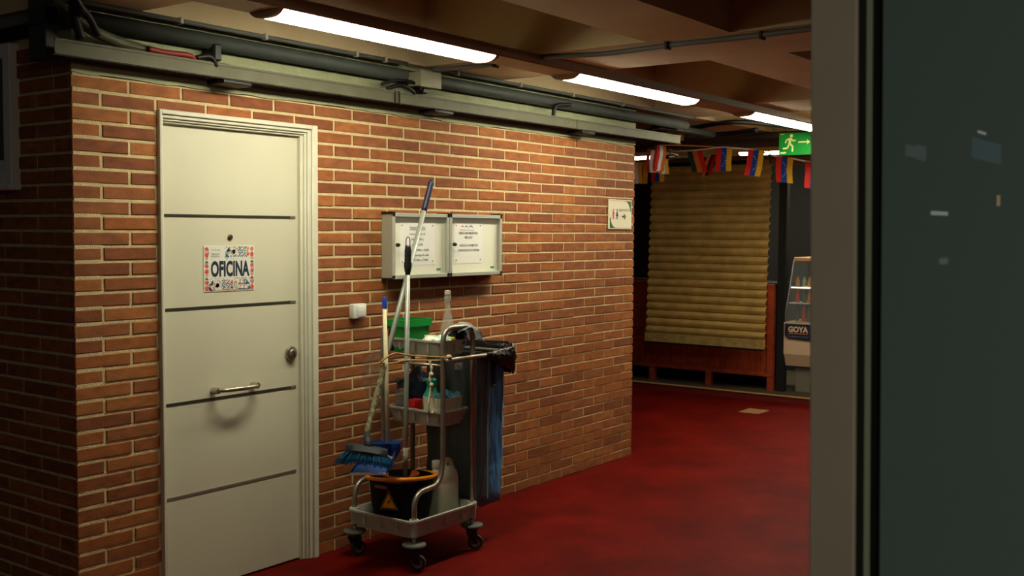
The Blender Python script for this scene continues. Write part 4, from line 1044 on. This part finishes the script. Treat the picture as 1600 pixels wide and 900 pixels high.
DL('rubber_lip', T([a0-F*.014+U*.004, a1-F*.014+U*.004], .0062, n=8), mat('lip_white', (250, 252, 246), .5), smooth='all')
DL('socket', T([c0-U*.02, c0+U*.03], .014, n=10), PANB, smooth=True)
for i, (s, q, an) in enumerate(((.032, .075, .4), (.058, .085, -.5))):
    p = lc+rv*s+(bcn-lc)*q*6*.1*10*.1*10+U*.014
    p = lc+rv*s+(bcn-lc)*(.38+.1*i)+U*.020
    bm = bmesh.new(); n_ = 5; g_ = [[bm.verts.new(p+R*(.034*(a/(n_-1)-.5)*cos(an)+.01*sin(b*2+i))+(U*.75+F*.6)*(.026*(b/(n_-1)-.5)+ .012*(a/(n_-1)-.5)*sin(an)*2)+F*.006*sin(a*2.2+b*1.7)) for b in range(n_)] for a in range(n_)]
    for a in range(n_-1):
        for b in range(n_-1): bm.faces.new((g_[a][b], g_[a+1][b], g_[a+1][b+1], g_[a][b+1]))
    bmesh.ops.solidify(bm, geom=bm.faces[:], thickness=.001)
    link('paper_scrap', bm, PAPER, label=('crumpled white paper scrap at the left in the blue dustpan', 'folded white paper scrap at the right in the blue dustpan')[i], category='scrap', smooth=True)

# elastic cord
TAN = mat('elastic_tan', (176, 138, 78), .6)
cp = [(1.300, -.375, .965), (1.36, -.405, 1.0), (1.45, -.43, .985), (1.555, -.545, .975), (1.585, -.545, .972), (1.56, -.51, .958), (1.46, -.39, .958), (1.38, -.375, .950), (1.30, -.365, .962)]
link('elastic_cord', T(smooth_path(cp, 6), .0042, n=6, closed=False), TAN, smooth='all', label='tan elastic cord looped round the poles and front trolley post', category='cord')
link('cord_knot', LA([(.001, -.018), (.010, -.012), (.013, 0), (.009, .013), (.001, .018)], (1.585, -.548, .974), n=9, axis=(1, .2, -.3)), mat('knot_tan', (196, 176, 120), .7), smooth='all', label='pale knot of the elastic cord at the trolley post', category='knot')
# cream rope
ro_ = thing('rope', 'knotted cream rope hanging in a loop from the elastic cord', 'rope', loc=(1.53, -.50, .96))
q = [(1.512, -.49, .958), (1.515, -.50, .92), (1.508, -.495, .88), (1.512, -.50, .845)]
bm = T(smooth_path(q, 6), [.006+.0015*sin(i*1.5) for i in range(19)], n=8)
q2 = smooth_path([(1.511, -.50, .845), (1.502, -.50, .80), (1.492, -.50, .755), (1.500, -.50, .718), (1.522, -.50, .712), (1.534, -.50, .745), (1.523, -.50, .80), (1.513, -.50, .845)], 6)
tube(bm, q2, [.0050+.0008*sin(i*1.3) for i in range(len(q2))], n=8); ROPE = mat('rope_cream', (214, 204, 164), .85, bump=.5, bscale=300)
under(link('rope_strand', bm, ROPE, ro_, smooth='all'), ro_)
bm = bmesh.new(); lathe(bm, [(.001, -.012), (.009, -.006), (.011, 0), (.009, .007), (.001, .012)], (1.512, -.502, .845), n=10); lathe(bm, [(.001, -.012), (.009, -.006), (.010, 0), (.008, .007), (.001, .012)], (1.513, -.502, .896), n=10)
under(link('knots', bm, ROPE, ro_, smooth='all'), ro_)

# ----- top tray contents
GB = mat('bin_green', (10, 128, 44), .4)
gt = thing('green_box', 'bright green plastic box in the top tray of the trolley', 'box', loc=(1.665, -.225, .978))
bm = bmesh.new()
Lp = lambda q, z: [(a, b, z) for a, b in q]
bridge_loops(bm, [Lp(rrect(-.078, .078, -.058, .058, .01, 3), 0), Lp(rrect(-.090, .090, -.066, .066, .012, 3), .150), Lp(rrect(-.082, .082, -.058, .058, .010, 3), .150), Lp(rrect(-.072, .072, -.05, .05, .01, 3), .006)], 0, True, True)
link('box_body', bm, GB, gt, smooth=True)
bm = bmesh.new(); bridge_loops(bm, [Lp(rrect(-.096, .096, -.072, .072, .012, 3), .122), Lp(rrect(-.096, .096, -.072, .072, .012, 3), .156), Lp(rrect(-.084, .084, -.06, .06, .010, 3), .156), Lp(rrect(-.088, .088, -.064, .064, .012, 3), .122), Lp(rrect(-.096, .096, -.072, .072, .012, 3), .122)])
link('box_rim', bm, mat('rim_green', (18, 150, 56), .4), gt, smooth=True)
link('black_bottle', LA([(.020, 0), (.022, .01), (.022, .09), (.014, .13), (.014, .145), (.001, .146)], (1.598, -.178, .978), n=12), BLACK, smooth=True, label='black bottle top poking up left of the green box', category='bottle')
cup = thing('paper_cup', 'small cream cup in front of the green box', 'cup', loc=(1.640, -.385, .978))
link('cup_body', LA([(.024, 0), (.030, .085), (.028, .085), (.022, .005), (.001, .005)], (0, 0, 0), n=20), mat('cup_cream', (226, 220, 180), .5), cup, smooth=True)
def crumple(name, label, cat, c, r, M_, seed, flatz=.6, group=None):
    q = random.Random(seed); bm = bmesh.new(); bmesh.ops.create_icosphere(bm, subdivisions=3, radius=1)
    ph = [(Vector((q.uniform(-1, 1), q.uniform(-1, 1), q.uniform(-1, 1))).normalized(), q.uniform(2, 6), q.uniform(0, 6)) for _ in range(7)]
    for v in bm.verts:
        d_ = v.co.normalized(); s_ = 1+sum(.10*abs(sin(d_.dot(a)*f+p_)) for a, f, p_ in ph)-.3
        v.co = Vector((d_.x*r[0]*s_, d_.y*r[1]*s_, d_.z*r[2]*s_))+Vector(c)
    return link(name, bm, M_, label=label, category=cat)
crumple('crumpled_cloth', 'crumpled white cloth left of the cream cup in the top tray', 'cloth', (1.605, -.42, 1.040), (.030, .045, .020), mat('cloth_white', (228, 232, 216), .8), 4)
crumple('crumpled_cloth', 'crumpled pale aqua cloth right of the cream cup', 'cloth', (1.655, -.452, 1.045), (.032, .040, .022), mat('cloth_aqua', (190, 222, 208), .8), 9)
sp_ = link('sponge', B(1.655, 1.735, -.500, -.455, 1.035, 1.058, bev=.005, seg=2), mat('sponge_yellow', (214, 206, 60), .8, bump=.6, bscale=200), smooth=True, label='yellow sponge by the front post in the top tray', category='sponge')
crumple('black_bag', 'crumpled black plastic bag filling the right of the top tray', 'bag', (1.735, -.478, 1.050), (.050, .032, .048), BLACKG, 12)
# glass bottle
gbm = thing('glass_bottle', 'empty clear glass bottle with slender neck standing on the top tray', 'bottle', loc=(1.745, -.405, .978))
prof = [(.036, 0), (.040, .006), (.040, .085), (.036, .12), (.024, .165), (.0155, .20), (.014, .24), (.017, .250), (.017, .275)]
inner = [(r_-.003, z) for r_, z in prof[::-1] if z > .01]+[(.034, .006), (.001, .006)]
link('bottle_glass', LA([(.001, 0)]+prof+inner, (0, 0, 0), n=28), GLASS, gbm, smooth='all')
link('neck_ring', LA([(.0135, .278), (.0155, .280), (.0155, .298), (.001, .300)], (0, 0, 0), n=16), mat('ring_pale', (196, 188, 168), .4), gbm, smooth=True)
bm = bmesh.new(); tube(bm, [(.018*cos(a), .018*sin(a), .245+.006*cos(a)) for a in [2*pi*i/16 for i in range(16)]], .0015, n=5, closed=True)
link('wire_bail', bm, STEEL, gbm)
# cloth over the hoop
bm = bmesh.new(); na, nb_ = 14, 9; g_ = []
for i in range(na):
    t = i/(na-1); row = []
    for j in range(nb_):
        s = -1+2*j/(nb_-1)
        # runs along hoop from left (x 1.70) over the top right corner and down outside
        pth = smooth_path([(1.665, 1.110), (1.71, 1.125), (1.77, 1.126), (1.815, 1.10), (1.842, 1.065), (1.862, 1.035)], 6)
        k_ = min(int(t*(len(pth)-1)), len(pth)-2); f_ = t*(len(pth)-1)-k_
        px_, pz_ = [pth[k_][c]*(1-f_)+pth[k_+1][c]*f_ for c in (0, 1)]
        wid = .03+.025*t
        row.append(Vector((px_+.006*sin(j*1.9+i), -.525+.02+s*wid, pz_-.030*abs(s)**1.5*(1-.3*t)+.004*sin(i*1.7+j*2.2))))
    g_.append(row)
vv = [[bm.verts.new(p) for p in r_] for r_ in g_]
for i in range(na-1):
    for j in range(nb_-1): bm.faces.new((vv[i][j], vv[i+1][j], vv[i+1][j+1], vv[i][j+1]))
bmesh.ops.solidify(bm, geom=bm.faces[:], thickness=.003)
link('draped_cloth', bm, mat('cloth_grey_blue', (178, 186, 186), .85, var=.15, vscale=40), smooth='all', label='pale grey-blue cloth draped over the front hoop of the trolley', category='cloth')

# ----- middle tray contents
ZM = .640
def bottle(name, label, c, prof_, M_, capprof=None, capM=None, n=20, sx=1, sy=1):
    t = thing(name, label, 'bottle', loc=c); link('bottle_body', LA(prof_, (0, 0, 0), n=n, sx=sx, sy=sy), M_, t, smooth=True)
    if capprof: link('bottle_cap', LA(capprof, (0, 0, 0), n=16), capM, t, smooth=True)
    return t
tsb = bottle('spray_bottle', 'teal green plastic bottle in the middle tray beside the rope', (1.655, -.378, ZM), [(.040, 0), (.043, .006), (.043, .10), (.040, .13), (.024, .155), (.022, .175), (.026, .182), (.026, .205), (.018, .212), (.001, .212)], mat('teal_plastic', (20, 168, 130), .35))
smb = bottle('spray_bottle', 'smoky clear spray bottle at the left of the middle tray', (1.622, -.215, ZM), [(.030, 0), (.033, .006), (.031, .12), (.022, .145), (.016, .155)], mat('smoky_plastic', (120, 130, 122), .2, alpha=.55), [(.017, .155), (.017, .178), (.012, .182), (.001, .183)], mat('nozzle_grey', (66, 68, 66), .5))
bm = bmesh.new(); box(bm, -.038, .018, -.012, .012, .182, .206, bev=.005); box(bm, -.034, -.026, -.004, .004, .15, .184, bev=.002)
link('trigger', bm, mat('nozzle_grey', (66, 68, 66), .5), smb)
link('red_pack', B(1.600, 1.665, -.320, -.265, ZM, .745, bev=.01, seg=2), mat('pack_red', (176, 20, 18), .4), smooth=True, label='red plastic pack behind the grey mop pole in the middle tray', category='pack')
wbx = thing('white_tub', 'white plastic tub with blue cloth in the middle tray', 'tub', loc=(1.668, -.44, ZM))
bm = bmesh.new(); bridge_loops(bm, [Lp(rrect(-.075, .075, -.055, .055, .015, 3), 0), Lp(rrect(-.084, .084, -.066, .066, .018, 3), .128), Lp(rrect(-.079, .079, -.061, .061, .016, 3), .128), Lp(rrect(-.070, .070, -.05, .05, .014, 3), .006)], 0, True, True)
link('tub_body', bm, mat('tub_white', (206, 206, 178), .45), wbx, smooth=True)
bm = bmesh.new(); na = 16; vv = []
for i in range(na):
    row = []
    for j in range(na):
        a, b = -1+2*i/(na-1), -1+2*j/(na-1); e = max(abs(a), abs(b))
        z = .132+.016*sin(a*5+1)*cos(b*4)+.008*sin(a*13+b*9)-.035*max(0, e-.78)/.22*(.5+.5*sin(a*4+b*6))+.030*max(0, a-.3)*max(0, b+.3)
        row.append(bm.verts.new((a*.078, b*.060, z)))
    vv.append(row)
for i in range(na-1):
    for j in range(na-1): bm.faces.new((vv[i][j], vv[i+1][j], vv[i+1][j+1], vv[i][j+1]))
bmesh.ops.solidify(bm, geom=bm.faces[:], thickness=.002)
cl_ = link('blue_cloth', bm, mat('cloth_blue', (92, 164, 190), .8, var=.35, vscale=35), smooth='all', label='crumpled light blue cloth lying in the white tub', category='cloth'); cl_.location = wbx.location
bottle('water_bottle', 'clear plastic bottle with white cap behind the steel posts', (1.750, -.470, ZM), [(.033, 0), (.036, .008), (.034, .05), (.036, .10), (.036, .17), (.030, .21), (.016, .245), (.0135, .252)], mat('pet_plastic', (104, 112, 112), .12, alpha=.35), [(.0165, .252), (.0175, .256), (.0175, .278), (.015, .282), (.001, .282)], mat('cap_white', (218, 214, 202), .45))
crumple('dark_bundle', 'dark blue bundle at the back of the middle tray', 'cloth', (1.72, -.235, .755), (.055, .055, .115), mat('bundle_blue', (16, 30, 56), .6), 21)
# clear plastic bag hanging left
bm = bmesh.new(); na, nb_ = 9, 14; vv = []
for i in range(na):
    row = []
    for j in range(nb_):
        a = -1+2*i/(na-1); t = j/(nb_-1)
        p = Vector((1.485, -.165, .985-.30*t))+R*(a*(.030+.030*sin(pi*min(1, t*1.2))))+F*(.012*sin(i*2.1+j*1.1)+.010*sin(j*2.3))
        row.append(bm.verts.new(p))
    vv.append(row)
for i in range(na-1):
    for j in range(nb_-1): bm.faces.new((vv[i][j], vv[i+1][j], vv[i+1][j+1], vv[i][j+1]))
link('plastic_bag', bm, mat('clear_film', (120, 112, 96), .15, alpha=.38, bump=.8, bscale=60), smooth='all', label='transparent plastic bag hanging on the left of the trolley', category='bag')

# ---------------------------------------------------------------- foreground glass shopfront on the right
sf = struct('window_2')
POST = mat('post_aluminium', (178, 170, 152), .6, .0, var=.08, vscale=5)
link('window_post', B(-.86, -.80, -3.308, -3.243, 0, 2.9, bev=.002), POST, sf, label='blurred pale aluminium post')
link('rubber_seal', B(-.852, -.81, -3.3165, -3.308, 0, 2.9), mat('seal_dark', (24, 26, 20), .7), sf)
link('glass_edge', B(-.845, -.82, -3.3245, -3.3170, .86, 2.9), mat('glass_edge_green', (160, 176, 150), .3), sf)
link('sash_frame', B(-.842, -.80, -3.341, -3.3246, 0, 2.9), BLACKM, sf)
link('shop_pane', B(-.850, -.844, -4.9, -3.341, 0, 2.9), mat('shop_glass', (124, 150, 148), .06, alpha=.62, spec=.5), sf)
sf.rotation_euler = (-.0175, 0, 0); sf.location = (0, -1.5*.0175, -3.3*.0175)
sr = link('wall_shop', B(-.80, 3.2, -3.33, -3.25, 0, 2.9), mat('shop_side_paint', (54, 58, 56), .8), kind='structure')
link('wall_shop_end', B(3.2, 3.3, -7, -3.25, 0, 2.9), mat('shop_side_paint', (54, 58, 56), .8), kind='structure')

def pane_reflection(name, x0, x1, z0, z1, col, e, label, cat, bez=True, group=None):  # glowing plates on the wall stand in for reflections in the shop glass
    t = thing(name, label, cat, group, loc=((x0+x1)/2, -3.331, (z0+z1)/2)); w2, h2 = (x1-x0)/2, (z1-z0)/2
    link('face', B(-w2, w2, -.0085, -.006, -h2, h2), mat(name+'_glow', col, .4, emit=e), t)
    link('plate_back', B(-w2-.004, w2+.004, -.006, 0, -h2-.003, h2+.003, bev=.001), mat('plate_back_dark', (30, 32, 32), .6), t)
pane_reflection('blue_reflection', -.372, -.165, 1.702, 1.738, (92, 120, 134), .42, 'wide dim blue reflection in the shop glass, a glowing plate at the right', 'reflection')
pane_reflection('grey_reflection', -.745, -.705, 1.684, 1.700, (150, 156, 156), .30, 'small grey reflection in the shop glass near the dark frame, a glowing plate', 'reflection')
pane_reflection('grey_reflection', -.695, -.650, 1.682, 1.703, (150, 156, 160), .34, 'larger grey reflection beside the smallest one in the shop glass, a glowing plate', 'reflection')
pane_reflection('strip_reflection', -.608, -.520, 1.601, 1.607, (220, 222, 216), 1.1, 'bright thin reflection in the shop glass, a glowing plate above the pale square one', 'light')
pane_reflection('strip_reflection', -.334, -.284, 1.748, 1.752, (220, 222, 216), .7, 'tiny white reflection above the blue one, a glowing plate', 'light')
pane_reflection('square_reflection', -.555, -.512, 1.523, 1.533, (196, 188, 168), .36, 'small square pale reflection in the shop glass, a glowing plate', 'card reader')
pane_reflection('amber_reflection', -.180, -.162, 1.624, 1.644, (236, 188, 132), .9, 'slim upright amber reflection in the shop glass at the far right, a glowing plate', 'lamp')
